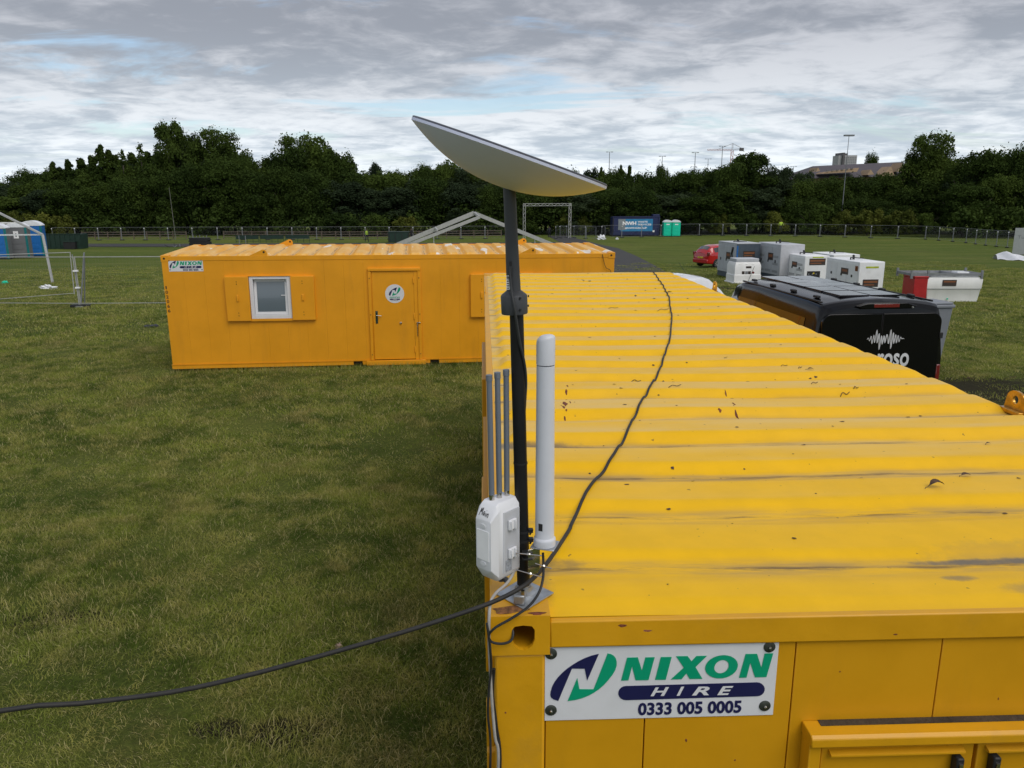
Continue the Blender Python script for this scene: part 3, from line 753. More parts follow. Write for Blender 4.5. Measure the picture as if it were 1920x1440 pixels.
# bottom rail with fork pockets (gaps)
for a, b_ in ((.0, 3.87), (4.07, 4.16), (5.47, 5.57), (5.77, FL)):
    bx('bottom_rail', M_far, fc, a, b_, -.004, .06, -FH, -FH + .098, .004)
bx('fork_pocket', M_recess, fc, 3.872, 4.068, .045, .5, -FH + .01, -FH + .096); bx('fork_pocket', M_recess, fc, 5.572, 5.768, .045, .5, -FH + .01, -FH + .096)
bx('bottom_lip', M_far, fc, .0, 4.18, -.014, -.0045, -FH + .088, -FH + .10); bx('bottom_lip', M_far, fc, 5.46, FL, -.014, -.0045, -FH + .088, -FH + .10)
# wall panels, cut round the two windows and the door
holes = [(1.76, 2.615, -1.35, -.435), (6.99, 7.845, -1.35, -.435), (4.262, 5.395, -FH + .10, -.285)]
joints = [round(.012 + .4155 * k, 4) for k in range(24)]
cuts = sorted(set(joints + [h[0] for h in holes] + [h[1] for h in holes] + [FL - .012]))
zt, zb = -.097, -FH + .101
for i in range(len(cuts) - 1):
    a, b_ = cuts[i], cuts[i + 1]
    if b_ - a < .01: continue
    g0 = .0007 if a in joints else 0; g1 = .0007 if b_ in joints else 0
    hh = [h for h in holes if a >= h[0] - 1e-6 and b_ <= h[1] + 1e-6]
    spans = [(zb, zt)] if not hh else [(zb, hh[0][2]), (hh[0][3], zt)]
    for s0, s1 in spans:
        if s1 - s0 > .02: bx('wall_panel', M_far, fc, a + g0, b_ - g1, .006, .03, s0, s1)
for a, b_ in ((.031, 1.76), (2.615, 4.262), (5.395, 6.99), (7.845, FL - .031)): bx('wall_backing', M_far, fc, a, b_, .0305, .045, -FH + .11, -.10)
# window with shutters
def shutter_win(x0, first=True):
    X0, X1, Z0, Z1 = x0, x0 + .855, -1.35, -.435
    wn = empty('window'); wn.parent = fc; 
    b = MB()
    for (a, c, d, e) in ((X0, X0 + .075, Z0, Z1), (X1 - .075, X1, Z0, Z1), (X0 + .075, X1 - .075, Z0, Z0 + .085), (X0 + .075, X1 - .075, Z1 - .06, Z1)): b.box(a, c, -.028, .05, d, e)
    b.build('frame', M_pvc, wn, bevel=.004)
    # sash tilted inwards at the top
    b = MB(); a = .085 if first else 0.
    R = Matrix.Translation((0, .0, Z0 + .09)) @ Matrix.Rotation(-a, 4, 'X')
    def V(x, y, z): return R @ Vector((x, y, z - (Z0 + .09)))
    sx0, sx1, sz0, sz1 = X0 + .078, X1 - .078, Z0 + .09, Z1 - .064
    def sb(bb, p, q, y0, y1, r, s_):
        vs = [V(x, y, z) for x in (p, q) for y in (y0, y1) for z in (r, s_)]; bb.add(vs, [(0, 1, 3, 2), (4, 6, 7, 5), (0, 4, 5, 1), (2, 3, 7, 6), (0, 2, 6, 4), (1, 5, 7, 3)])
    for q in ((sx0, sx0 + .055, sz0, sz1), (sx1 - .055, sx1, sz0, sz1), (sx0 + .055, sx1 - .055, sz0, sz0 + .055), (sx0 + .055, sx1 - .055, sz1 - .055, sz1)): sb(b, q[0], q[1], .0, .045, q[2], q[3])
    b.build('sash', M_pvc, wn, bevel=.003)
    b = MB(); sb(b, sx0 + .055, sx1 - .055, .018, .026, sz0 + .055, sz1 - .055); b.build('pane', M_winglass, wn)
    b = MB(); b.box(sx1 - .14, sx1 - .05, .03, .045, -.86, -.845); b.build('handle', M_pvc, wn)
    bx('interior', M_recess, fc, X0 + .001, X1 - .001, .30, .31, Z0, Z1)
    hood_ = bx('window_hood', M_far, fc, X0 - .05, X1 + .05, -.045, .005, Z1 + .002, Z1 + .016, .002); bx('window_sill', M_far, fc, X0 - .02, X1 + .02, -.04, .005, Z0 - .05, Z0 - .003, .003)
    for (p, q) in ((X0 - .500, X0 - .008), (X1 + .008, X1 + .500)):
        sh = bx('shutter', M_far, fc, p, q, -.068, .005, Z0 - .035, Z1 + .0, .005)
        m_ = (p + q) / 2
        MB().box(m_ - .022, m_ + .022, -.092, -.0685, -.96, -.82).build('handle', M_far, sh, bevel=.008)
        for zz in (-.55, -.60, -1.22, -1.28): bx('bolt_head', M_recess, sh, m_ - .006, m_ + .006, -.0715, -.0685, zz, zz + .02)
shutter_win(1.76); shutter_win(6.99, False)
# door
dr = bx('door', M_far, fc, 4.345, 5.245, -.012, .02, -FH + .115, -.35, .004)
df = MB(); df.box(4.262, 4.325, -.035, .02, -FH + .1, -.345); df.box(5.33, 5.395, -.035, .02, -FH + .1, -.345); df.box(4.262, 5.395, -.045, .02, -.343, -.285)
df.box(4.327, 4.342, -.01, .018, -FH + .1, -.345); df.box(5.248, 5.328, -.018, .018, -FH + .1, -.345)
df.build('door_frame', M_far, fc, bevel=.005)
bx('door_step', M_far, fc, 4.16, 5.47, -.06, .02, -FH - .01, -FH + .095, .005)
hp = MB(); hp.box(4.395, 4.445, -.022, -.0125, -1.50, -1.22); hpo = hp.build('handle', M_greygreen, dr, bevel=.008)
b = MB(); b.tube((4.42, -.022, -1.315), (4.42, -.065, -1.315), .011); b.tube((4.415, -.062, -1.315), (4.53, -.062, -1.322), .0095); b.tube((4.42, -.0222, -1.245), (4.42, -.032, -1.245), .012); b.build('lever', M_steel, dr, smooth=True)
b = MB(); b.lathe([(.03, 0), (.03, .008), (.018, .022)], 14, Matrix.Translation((4.94, -.0125, -1.50)) @ Matrix.Rotation(PI / 2, 4, 'X')); b.build('knob', M_steel, dr, smooth=True)
b = MB(); b.box(5.285, 5.375, -.055, -.0355, -1.505, -1.48); b.box(5.30, 5.315, -.045, -.0355, -1.80, -1.505); b.build('latch_bar', M_steel, fc, bevel=.003)
for zz in (-.55, -1.35, -2.1): bx('hinge', M_far, fc, 5.225, 5.255, -.032, -.0185, zz - .07, zz + .07, .005)
for zz in (-.5, -1.3, -2.2):
    b = MB()
    for xx in (4.293, 5.362): b.lathe([(.012, 0), (.010, .006)], 8, Matrix.Translation((xx, -.0355, zz)) @ Matrix.Rotation(PI / 2, 4, 'X'))
    b.build('bolt', M_rust, fc)
# round sticker
stx, stz, sr = 4.827, -.845, .206
b = MB(); b.lathe([(sr, 0), (sr, .002)], 36, Matrix.Translation((stx, -.0125, stz)) @ Matrix.Rotation(PI / 2, 4, 'X')); st = b.build('sticker', M_signwhite, dr)
def sfn(u, v, d): return Vector((stx + u, -.0147 - d, stz + v))
def lg(P): # logo pixels centred
    return [((x - 413) / 441 * .255, (472 - y) / 319 * .185 + .05) for x, y in P]
b = MB(); b.prism(lg(NAVY), 0, .001, sfn); b.build('logo', M_signnavy, st)
b = MB(); b.prism(lg(GREEN), 0, .001, sfn); b.build('logo', M_signgreen, st)
b = MB(); add_text(b, 'NIXON', sfn, -.115, .115, -.098, -.062, .0008, shear=.25, bold=.03); b.build('lettering', M_signgreen, st)
b = MB(); b.prism([(-.11, -.135), (.11, -.135), (.11, -.108), (-.11, -.108)], 0, .0008, sfn); b.build('name_bar', M_signnavy, st)
b = MB(); add_text(b, 'HIRE', sfn, -.045, .045, -.132, -.111, .0016, shear=.25, bold=.02); b.build('lettering', M_signwhite, st)
b = MB(); add_text(b, '0333 005 0005', sfn, -.075, .075, -.160, -.141, .0008); b.build('lettering', M_signnavy, st)
nixon_sign(fc, .148, -.068, .695, .25, .0055, th=.003, washers=.012)
# fleet number
b = MB()
def nfn(u, v, d): return Vector((u, .004 - d, v))
for k, ch in enumerate('102066'):
    zc_ = -.655 - k * .099
    x_ = .026 + k * .0022
    if ch == '1': add_text(b, ch, nfn, x_ + .012, x_ + .037, zc_ - .034, zc_ + .034, .0, bold=.01)
    else: add_text(b, ch, nfn, x_, x_ + .05, zc_ - .034, zc_ + .034, .0, bold=.02)
b.build('lettering', M_ink, fc)
def tri_lug(x, y, m=M_far):
    P = [(-.20, 0), (.17, 0), (.17, .055), (.155, .10), (.12, .125), (.075, .128), (.04, .11)]
    b = MB(); b.prism(P, -.008, .008, lambda u, v, w_: Vector((x + u, y + w_, .001 + v))); o = b.build('lifting_lug', m, fc)
    b = MB(); b.lathe([(.022, -.011), (.022, .011)], 12, Matrix.Translation((x + .105, y, .075)) @ Matrix.Rotation(PI / 2, 4, 'X')); b.build('lug_hole', M_recess, o)
tri_lug(2.0, .015); tri_lug(2.16, FW - .015); tri_lug(7.78, .015); tri_lug(7.95, FW - .015)
b = MB(); b.path([(9.45, -.01, -.02), (9.53, -.03, -.3), (9.66, -.03, -.42), (9.70, -.02, -.9)], .006, 6); b.build('hanging_lead', M_cable, fc)

# ------------------------------------------------------------------ mast and antennas on the near corner
MY = .118
def mp(px, py, y=MY): return at_y(px, py, y)
m0 = mp(982, 1096); m1 = mp(968.5, 586)
mast = empty('mast', (m0.x, MY, NH), label='black steel mast clamped on the near corner of the yellow cabin', cat='mast')
o0 = Vector((m0.x, MY, NH)); ax = (m1 - m0).normalized()
def rel(p): return tuple(Vector(p) - o0)
base = Vector((m0.x, MY, NH + .012))
b = MB(); b.tube(rel(base + ax * .008), rel(m1 + ax * .02), .0182, n=24); b.build('pole', M_blackpole, mast, smooth=True)
b = MB(); b.tube(rel(base + ax * .0), rel(base + ax * .022), .0215, n=24); b.lathe([(.036, .003), (.036, .012), (.026, .018), (.024, .03)], 24); b.build('socket', M_galv, mast, smooth=True)
c45 = [(0, -.094), (.086, 0), (0, .09), (-.078, 0)]
b = MB(); b.prism(c45, .0012, .0052, lambda u, v, w_: Vector((u, v, w_))); b.build('base_plate', M_galv, mast, bevel=.001)
b = MB(); b.box(-.018, .012, -.072, -.040, .0055, .034, Matrix.Rotation(-.2, 3, 'Z')); b.build('clamp_block', M_galv, mast, bevel=.004)
b = MB(); b.tube((-.006, -.062, .03), (-.006, -.062, .046), .006, n=8); b.tube((-.016, -.05, .028), (-.016, -.05, .04), .005, n=6); b.build('bolt', M_steel, mast, smooth=True)
for zt_ in (at_y(0, 866, MY), at_y(0, 1001, MY)):
    pass
def ring_at(py, r, h, m, name, pr=mast, knobs=True):
    q = mp(960, py); t_ = (q.z - m0.z) / ax.z; c = m0 + ax * t_
    b = MB(); b.lathe([(r - .002, -h / 2), (r, -h / 2), (r, h / 2), (r - .002, h / 2)], 22, Matrix.Translation(rel(c)))
    if knobs: b.box(r - .004, r + .009, -.009, .004, -h / 2 - .001, h / 2 + .003, Matrix.Identity(3), rel(c)); b.box(r, r + .005, -.006, -.003, 0, .018, Matrix.Rotation(.5, 3, 'Y'), rel(c))
    return b.build(name, m, pr, smooth=True)
ring_at(868, .0195, .005, M_blackmat, 'cable_tie', knobs=False)
ring_at(995, .0205, .006, M_blackmat, 'cable_tie'); ring_at(1012, .0205, .006, M_blackmat, 'cable_tie')

# dish
cb = mp(965, 588); ct = mp(963, 546); mt = mp(955, 350)
dish = empty('satellite_dish', tuple(cb), label='round flat internet dish tilted on top of the mast, grey tube and collar below', cat='dish antenna')
def rd(p): return tuple(Vector(p) - cb)
axd = (mt - cb).normalized()
b = MB(); Rm = axd.to_track_quat('Z', 'Y').to_matrix().to_4x4()
hc = (ct - cb).length
b.lathe([(.0335, 0), (.0345, .003), (.0345, hc * .80), (.0325, hc * .86), (.0205, hc * 1.02), (.0185, hc * 1.03)], 32, Rm); col_ = b.build('collar', M_grey, dish, smooth=True)
b = MB()
for (a, h_) in ((-1.2, .014), (-1.2, .044), (.1, .045), (.1, .02)):
    p = Vector((.0345 * math.cos(a), .0345 * math.sin(a), h_)); b.tube(p, p * 1.0 + Vector((math.cos(a), math.sin(a), 0)) * .003, .003, n=8)
b.build('screw', M_blackmat, col_)
hm = (mt - cb).length
b = MB(); b.lathe([(.0185, hc * 1.0), (.0178, hc * 1.6), (.0165, hm * .6), (.0158, hm * .9), (.0158, hm + .03)], 28, Rm); b.build('tube', M_grey, dish, smooth=True)
lab0 = mp(952.5, 530); b = MB(); b.box(-.0055, .0035, -.0012, 0, -.016, .020); lb = b.build('label', M_clamp, dish, loc=rd(lab0 + Vector((.0005, -.0185, 0))), rot=(0, 0, -.15))
b = MB()
for k in range(5): b.box(-.004, .0015, -.0017, -.0012, -.013 + k * .006, -.011 + k * .006)
b.box(-.0045, .0025, -.0017, -.0012, .0145, .018); b.build('print', M_ink, lb)
sl = mp(957, 502); b = MB(); b.box(-.0035, .0035, -.0186, -.0166, -.02, .018); b.build('slot', M_ink, dish, loc=rd(sl), bevel=.001)
# disc: centre chosen from the two rim ends
dl, drr = mp(774, 219), mp(1136.5, 349); dc = (dl + drr) / 2; Rr = (drr - dl).length / 2
ux = (drr - dl).normalized(); nrm = ux.cross(Vector((0, -1, 0))).normalized()
if nrm.z < 0: nrm = -nrm
tilt = math.radians(2.6); nrm = (nrm * math.cos(tilt) + Vector((0, -1, 0)) * math.sin(tilt)).normalized()
uy = nrm.cross(ux).normalized(); ux = uy.cross(nrm)
MD = Matrix((( ux.x, uy.x, nrm.x, dc.x - cb.x), (ux.y, uy.y, nrm.y, dc.y - cb.y), (ux.z, uy.z, nrm.z, dc.z - cb.z), (0, 0, 0, 1)))
D = 2 * Rr * .158
prof = [(.001, -D - .006)] + [(Rr * t_, -D * (1 - t_ ** 2.15) - .0075) for t_ in np.linspace(.06, .985, 22)] + [(Rr * .994, -.0085), (Rr, -.0075), (Rr * 1.001, -.0012)]
b = MB(); b.lathe(prof, 96, MD); b.build('back_shell', M_dish, dish, smooth=True)
b = MB(); b.lathe([(Rr * .999, -.0011), (Rr * .999, .0022), (Rr * .992, .0034), (Rr * .6, .0045), (.002, .005)], 96, MD); b.build('face', M_dishface, dish, smooth=True)

# dish cable down to the pole
dcab = MB(); R_ = .0205
pts = [mp(957, 498) + Vector((0, -.021, 0)), mp(956, 515) + Vector((0, -.024, 0)), mp(958, 540) + Vector((0, -.030, 0)), mp(962, 565) + Vector((0, -.041, 0)), mp(966, 590) + Vector((0, -.040, 0)), mp(974, 640) + Vector((0, -.026, 0)), mp(983, 680) + Vector((0, -.012, 0)), mp(986.5, 715), mp(985, 750) + Vector((0, .002, 0)), mp(983, 800) + Vector((0, .004, 0)), mp(985, 870) + Vector((0, .006, 0))]
dcab.path(pts, .0035, 10, 6)
tag(dcab.build('dish_cable', mat('charcoal_cable', (.035, .037, .04), .5, var=.1), smooth=True), 'thin charcoal cable running from the dish tube down the black pole', 'cable')

# omni antenna
ob, ot = mp(1021, 1022, .10), mp(1023.5, 616, .10)
om = empty('omni_antenna', tuple(ob), label='thick white tube antenna beside the mast on a steel bracket', cat='antenna')
axo = (ot - ob).normalized(); Ro = axo.to_track_quat('Z', 'Y').to_matrix().to_4x4(); Lo = (ot - ob).length
rb, rt = .0262, .0240
b = MB(); b.lathe([(rb * 1.16, 0.002), (rb * 1.17, .004), (rb * 1.17, .019), (rb * 1.14, .023), (rb * 1.02, .0265), (rb, .028), (rb, .05), (rt, Lo * .84)], 40, Ro); b.build('radome', M_whitecool, om, smooth=True)
# cap cut at a slant
b = MB(); n = 40; vs = []
z0_, z1_ = Lo * .845, Lo * .965
for k in range(n):
    a = 2 * PI * k / n; vs.append(Ro @ Vector((rt * 1.03 * math.cos(a), rt * 1.03 * math.sin(a), z0_)))
NR = 6
for q in range(NR):
    u_ = q / (NR - 1) * .96; rr_ = rt * 1.03 * math.cos(u_ * PI / 2) ** .8
    for k in range(n):
        a = 2 * PI * k / n; base_ = z1_ - .010 + .007 * math.sin(a) * (1 - u_) + .004 * math.cos(a) * (1 - u_); vs.append(Ro @ Vector((rr_ * math.cos(a), rr_ * math.sin(a), base_ + .016 * math.sin(u_ * PI / 2))))
b.add(vs, [(r0_ * n + k, r0_ * n + (k + 1) % n, (r0_ + 1) * n + (k + 1) % n, (r0_ + 1) * n + k) for r0_ in range(NR) for k in range(n)] + [tuple(range(NR * n, (NR + 1) * n))])
b.build('cap', M_whitecool, om, smooth=True)
b = MB(); b.prism([(-.75, .052), (-.30, .052), (-.30, .073), (-.75, .073)], 0, .0006, lambda a, v, w_: Ro @ Vector(((rb + .0004 + w_) * math.cos(a), (rb + .0004 + w_) * math.sin(a), v))); b.build('label', M_ink, om)
# bracket
bk = empty('bracket', tuple(ob), label='steel angle bracket with threaded rods joining the tube antenna to the mast', cat='bracket')
b = MB(); Rz_ = Matrix.Rotation(math.radians(-20), 3, 'Z'); b.box(-.034, .034, -.030, .036, -.0022, .0015, Rz_); b.build('top_plate', M_galv, bk, bevel=.004)
b = MB(); b.prism([(-.018, -.0025), (.018, -.0025), (.018, -.068), (.010, -.078), (-.012, -.080), (-.018, -.072)], 0, .0022, lambda u, v, w_: Vector((u, w_, v))); b.build('back_plate', M_bracket, bk, bevel=.0006, loc=(-.030, -.018, 0), rot=(0, 0, math.radians(22)))
for (q0, q1) in (((967, 1037), (1016, 1042)), ((1003, 1056), (1034, 1066)), ((967, 1068), (1020, 1083))):
    p = at_y(*q0, .066) - ob; q = at_y(*q1, .058) - ob; b = MB(); b.tube(p, q, .0018, n=8); c = p * .5 + q * .5; d_ = (q - p).normalized(); b.tube(c, c + d_ * .004, .0042, n=6); b.tube(c - d_ * .005, c - d_ * .003, .0046, n=8)
    b.build('threaded_rod', M_steel, bk, smooth=True)
for zz in (-.012, -.030):
    b = MB(); b.box(-.062, -.034, -.028, -.006, zz - .0022, zz + .0022); b.build('jaw', M_blackmat, bk, bevel=.001)

# router box
rc = mp(930, 1010, .085)
rt_ = empty('wifi_router', (rc.x - .009, .080, rc.z), math.radians(-44), label='white ribbed outdoor router box marked Main strapped to the mast', cat='router')
HW, HH, DP = .036, .113, .060
def loft(mb, rects):
    vs = []
    for (y, x0, x1, z0, z1, ch) in rects:
        vs += [(x0 + ch, y, z0), (x1 - ch, y, z0), (x1, y, z0 + ch * 1.3), (x1, y, z1 - ch * 1.3), (x1 - ch, y, z1), (x0 + ch, y, z1), (x0, y, z1 - ch * 1.3), (x0, y, z0 + ch * 1.3)]
    fs = [tuple(range(8))[::-1], tuple(range(8 * (len(rects) - 1), 8 * len(rects)))]
    for i in range(len(rects) - 1): fs += [(i * 8 + k, i * 8 + (k + 1) % 8, i * 8 + 8 + (k + 1) % 8, i * 8 + 8 + k) for k in range(8)]
    mb.add(vs, fs)
b = MB(); loft(b, [(-.038, -HW * .74, HW * .80, -HH * .66, HH * .62, .003), (-.014, -HW, HW, -HH * .98, HH * .94, .010), (-.004, -HW * 1.04, HW * 1.04, -HH, HH, .012), (.068, -HW * 1.04, HW * 1.04, -HH, HH, .012)])
b.build('housing', M_white, rt_, bevel=.0009, seg=2)
for k in range(15):
    bx('rib', M_white, rt_, HW * 1.04 + .0002, HW * 1.04 + .005, .002 + k * .0042, .0036 + k * .0042, -HH * .8, HH * .78)
for zz in (.048, -.035):
    b = MB(); b.box(HW * 1.04 + .0052, HW * 1.04 + .012, .014, .044, zz - .013, zz + .015); b.box(HW * 1.04 + .012, HW * 1.04 + .017, .018, .022, zz - .013, zz + .013); b.box(HW * 1.04 + .012, HW * 1.04 + .017, .034, .038, zz - .013, zz + .013); b.build('strap_lug', M_white, rt_, bevel=.0012)
bx('label', M_clamp, rt_, -.022, .022, -.0395, -.0382, -.046, .040)
bx('data_label', mat('grey_print', (.30, .33, .38), .5, var=.4, vscale=250), rt_, HW * 1.04 + .0051, HW * 1.04 + .0058, .006, .030, -.085, -.052)
for zz in (.052, -.057):
    b = MB(); b.lathe([(.011, 0), (.0105, .0012), (.008, .0012)], 20, Matrix.Translation((0, -.0381, zz)) @ Matrix.Rotation(PI / 2, 4, 'X') @ Matrix.Diagonal((1, .6, 1, 1))); b.build('moulding', M_white, rt_, smooth=True)
# handwriting on the sloping top facet
A0 = Vector((-HW * .62, -.038, HH * .62)); A1 = Vector((HW * .62, -.038, HH * .62)); B0 = Vector((-HW, -.018, HH * .93))
vup = (Vector((0, -.014, HH * .94)) - Vector((0, -.038, HH * .62))); nup = Vector((1, 0, 0)).cross(vup).normalized()
if nup.y > 0: nup = -nup
def wr(u, v): return Vector((u * .019, 0, 0)) + Vector((0, -.038, HH * .62)) + vup * v + nup * .0009
strokes = [[(-1., .2), (-.9, .68), (-.78, .42), (-.62, .72), (-.5, .28)], [(-.12, .48), (-.25, .52), (-.34, .36), (-.22, .27), (-.10, .46), (-.06, .26)], [(.14, .45), (.18, .24)], [(.11, .6), (.13, .62)], [(.36, .44), (.40, .22)], [(.38, .34), (.55, .46), (.64, .38), (.68, .2)]]
b = MB()
for st_ in strokes: b.path([wr(*p) for p in st_], .0008, 5, 4)
b.build('lettering', M_ink, rt_)
b = MB(); b.tube((.012, .02, -HH - .014), (.012, .02, -HH), .008, n=12); b.tube((.03, .02, -HH - .010), (.03, .02, -HH), .007, n=12); b.build('gland', M_grey, rt_, smooth=True)
# three whips (each screws into the box, parts of it)
Mi = (Matrix.Translation(Vector((rc.x - .009, .080, rc.z))) @ Matrix.Rotation(math.radians(-44), 4, 'Z')).inverted()
Mw = Mi.inverted()
for kk, (tx, ty) in enumerate(((917, 703), (932.5, 698), (949, 693))):
    bp = Vector((-.006 + .004 * kk, .004 + .026 * kk, HH - .003)); wb = Mw @ bp; tp = Mi @ at_y(tx, ty, wb.y); d_ = (tp - bp).normalized()
    wtop = empty('whip_antenna'); wtop.parent = rt_
    b = MB(); b.tube(bp + d_ * .018, tp - d_ * .004, .0078, .0075, n=16); b.build('rod', M_whip, wtop, smooth=True)
    b = MB(); b.tube(tp - d_ * .016, tp, .0086, .0086, n=16); b.build('end_cap', M_whip, wtop, smooth=True)
    b = MB(); b.tube(bp, bp + d_ * .030, .0076, .0076, n=16); b.build('connector', M_steel, wtop, smooth=True)

# loose cables round the corner
def cable(name, pts, r, m, label, n=8):
    b = MB(); b.path(pts, r, n, 6); return tag(b.build(name, m, smooth=True), label, 'cable')
def A(px, py, y): return at_y(px, py, y)
cable('antenna_cable', [A(1018, 1036, .10), A(1019, 1062, .085), A(1018, 1085, .05), A(1010, 1112, .02), A(990, 1138, .0), A(958, 1160, -.015), A(930, 1176, -.022), A(917, 1190, -.02), A(921, 1203, -.018), A(940, 1207, -.016), A(957, 1202, -.012), A(962, 1190, -.004), A(961, 1178, .012), A(966, 1172, .05)], .0036, M_cable, 'thin black cable looping from the tube antenna into the hole of the corner block')
cable('router_cable', [A(963, 1060, .10), A(962, 1075, .09), A(950, 1094, .06), A(930, 1112, .03), A(920, 1130, .004), A(917, 1160, -.012), A(917, 1200, -.014), A(919, 1250, -.013), A(922, 1310, -.012), A(928, 1380, -.012), A(934, 1445, -.01), (-.02, -.012, 1.6), (-.05, -.02, .3), (-.2, -.1, .02)], .0042, M_cablegrey, 'pale grey cable hanging down the near corner post from the router')
cable('power_lead', [A(913, 1168, -.014), A(916, 1190, -.022), A(919, 1215, -.024), A(921, 1252, -.022), A(917, 1290, -.02), A(915, 1340, -.02), A(919, 1445, -.02), (-.045, -.03, 1.5), (-.09, -.05, .03)], .0034, M_cable, 'thin black lead hanging beside the pale cable on the near corner post')
cable('power_lead', [A(926, 1254, -.006), A(923, 1300, -.004), A(930, 1360, -.004), A(937, 1445, -.004), (-.012, -.006, 1.7), (-.02, -.02, .5), (-.12, .1, .02)], .0052, M_cable, 'thicker black lead closest to the near corner post')
# main cable over the roof, in one piece that leaves on the left
mc = []
for q in ((1222, 507), (1240, 530), (1253, 555), (1259, 590), (1258, 620), (1245, 670), (1225, 715), (1195, 770), (1150, 850), (1100, 920), (1065, 990)):
    p = at_z(*q, NH + .022); mc.append((p.x, p.y, NH + .026))
mc = [(2.72, NL + .02, NH - .3), (2.68, NL + .015, NH - .05)] + mc
# draped over the corrugations: it bridges from crest to crest and sags a little between
fine_ = []
for i in range(2, len(mc) - 1):
    E_ = [mc[max(i - 1, 2)], mc[i], mc[i + 1], mc[min(i + 2, len(mc) - 1)]]
    n_ = max(4, int(abs(mc[i + 1][1] - mc[i][1]) / .06))
    for k in range(n_):
        t_ = k / n_; a_, b__, c_, d_ = [Vector(q) for q in E_]
        p_ = .5 * ((2 * b__) + (c_ - a_) * t_ + (2 * a_ - 5 * b__ + 4 * c_ - d_) * t_ * t_ + (3 * b__ - a_ - 3 * c_ + d_) * t_ ** 3); fine_.append((p_.x, p_.y))
fine_.append(mc[-1][:2])
hs_ = [roof_h(x, y) for x, y in fine_]
mx_h = [max(hs_[max(0, i - 3):i + 4]) for i in range(len(hs_))]
zz_ = [.6 * sum(mx_h[max(0, i - 3):i + 4]) / len(mx_h[max(0, i - 3):i + 4]) + .4 * hs_[i] for i in range(len(hs_))]
mc2 = mc[:2] + [(x + .004 * math.sin(y * 5), y, max(z, h_) + .0075) for (x, y), z, h_ in zip(fine_, zz_, hs_)]
tail = [A(1030, 1050, .20), A(1000, 1084, .075), A(975, 1103, .020), A(935, 1124, .0), A(880, 1145, -.02), A(760, 1184, -.05), A(600, 1230, -.09), A(450, 1270, -.13), A(320, 1298, -.16), A(150, 1319, -.21), A(0, 1333, -.26)]
lastp = tail[-1]; tail += [lastp + Vector((-.5, -.12, -.03)), lastp + Vector((-1.2, -.25, .05))]
b = MB(); b.path(mc2 + [tuple(p) for p in tail], lambda t_: .0063, 10, 3)
mcab = b.build('main_cable', M_cabledust, smooth=True); tag(mcab, 'long thick black cable crossing the yellow roof and hanging away to the left', 'cable')

# ------------------------------------------------------------------ vehicles
def half_ring(zb, zs, zbelt, zt, wb, wbelt, wt, crown=.05):
    P = [(0, zt), (wt * .5, zt - crown * .25), (wt * .92, zt - crown), (wt, zt - crown - .05), (wt * .35 + wbelt * .65, zbelt * .7 + zt * .3), (wbelt, zbelt), (wb, zbelt * .45 + zs * .55), (wb, zs), (wb * .93, zb), (0, zb)]
    for _ in range(2):
        Q = [P[0]]
        for i in range(len(P) - 1):
            a, c = P[i], P[i + 1]; Q += [(a[0] * .75 + c[0] * .25, a[1] * .75 + c[1] * .25), (a[0] * .25 + c[0] * .75, a[1] * .25 + c[1] * .75)]
        Q.append(P[-1]); P = Q
    return P
def car_body(sections, sub=5):
    """sections: (y, zb, zs, zbelt, zt, wb, wbelt, wt, crown)"""
    S = []
    for i in range(len(sections) - 1):
        for k in range(sub):
            t = k / sub; t = t * t * (3 - 2 * t) * .35 + t * .65
            S.append([sections[i][c] * (1 - t) + sections[i + 1][c] * t for c in range(9)])
    S.append(list(sections[-1]))
    grid = []
    for s_ in S:
        h = half_ring(*s_[1:9]); full = [(x, s_[0], z) for x, z in h] + [(-x, s_[0], z) for x, z in h[-2:0:-1]]
        grid.append(full)
    return grid
def grid_mesh(grid, caps=True):
    n = len(grid[0]); mb = MB(); mb.add([p for r in grid for p in r], [(i * n + k, i * n + (k + 1) % n, (i + 1) * n + (k + 1) % n, (i + 1) * n + k) for i in range(len(grid) - 1) for k in range(n)])
    if caps: mb.f += [tuple(range(n))[::-1], tuple(range((len(grid) - 1) * n, len(grid) * n))]; mb.mi += [0, 0]
    return mb
def patch(grid, i0, i1, j0, j1, off, centre=(0, 0, .8)):
    """a copy of part of the skin, moved outwards by off"""
    mb = MB(); vs = []; w_ = j1 - j0 + 1; n = len(grid[0])
    for i in range(i0, i1 + 1):
        for j in range(j0, j1 + 1):
            p = Vector(grid[i][j % n]); a = Vector(grid[min(i + 1, len(grid) - 1)][j % n]) - Vector(grid[max(i - 1, 0)][j % n]); c = Vector(grid[i][(j + 1) % n]) - Vector(grid[i][(j - 1) % n])
            nn = a.cross(c)
            if nn.length < 1e-7: nn = p - Vector((0, p.y, .8))
            nn.normalize()
            if nn.dot(p - Vector((0, p.y, .7))) < 0: nn = -nn
            vs.append(p + nn * off)
    mb.add(vs, [((i) * w_ + j, i * w_ + j + 1, (i + 1) * w_ + j + 1, (i + 1) * w_ + j) for i in range(i1 - i0) for j in range(w_ - 1)]); return mb
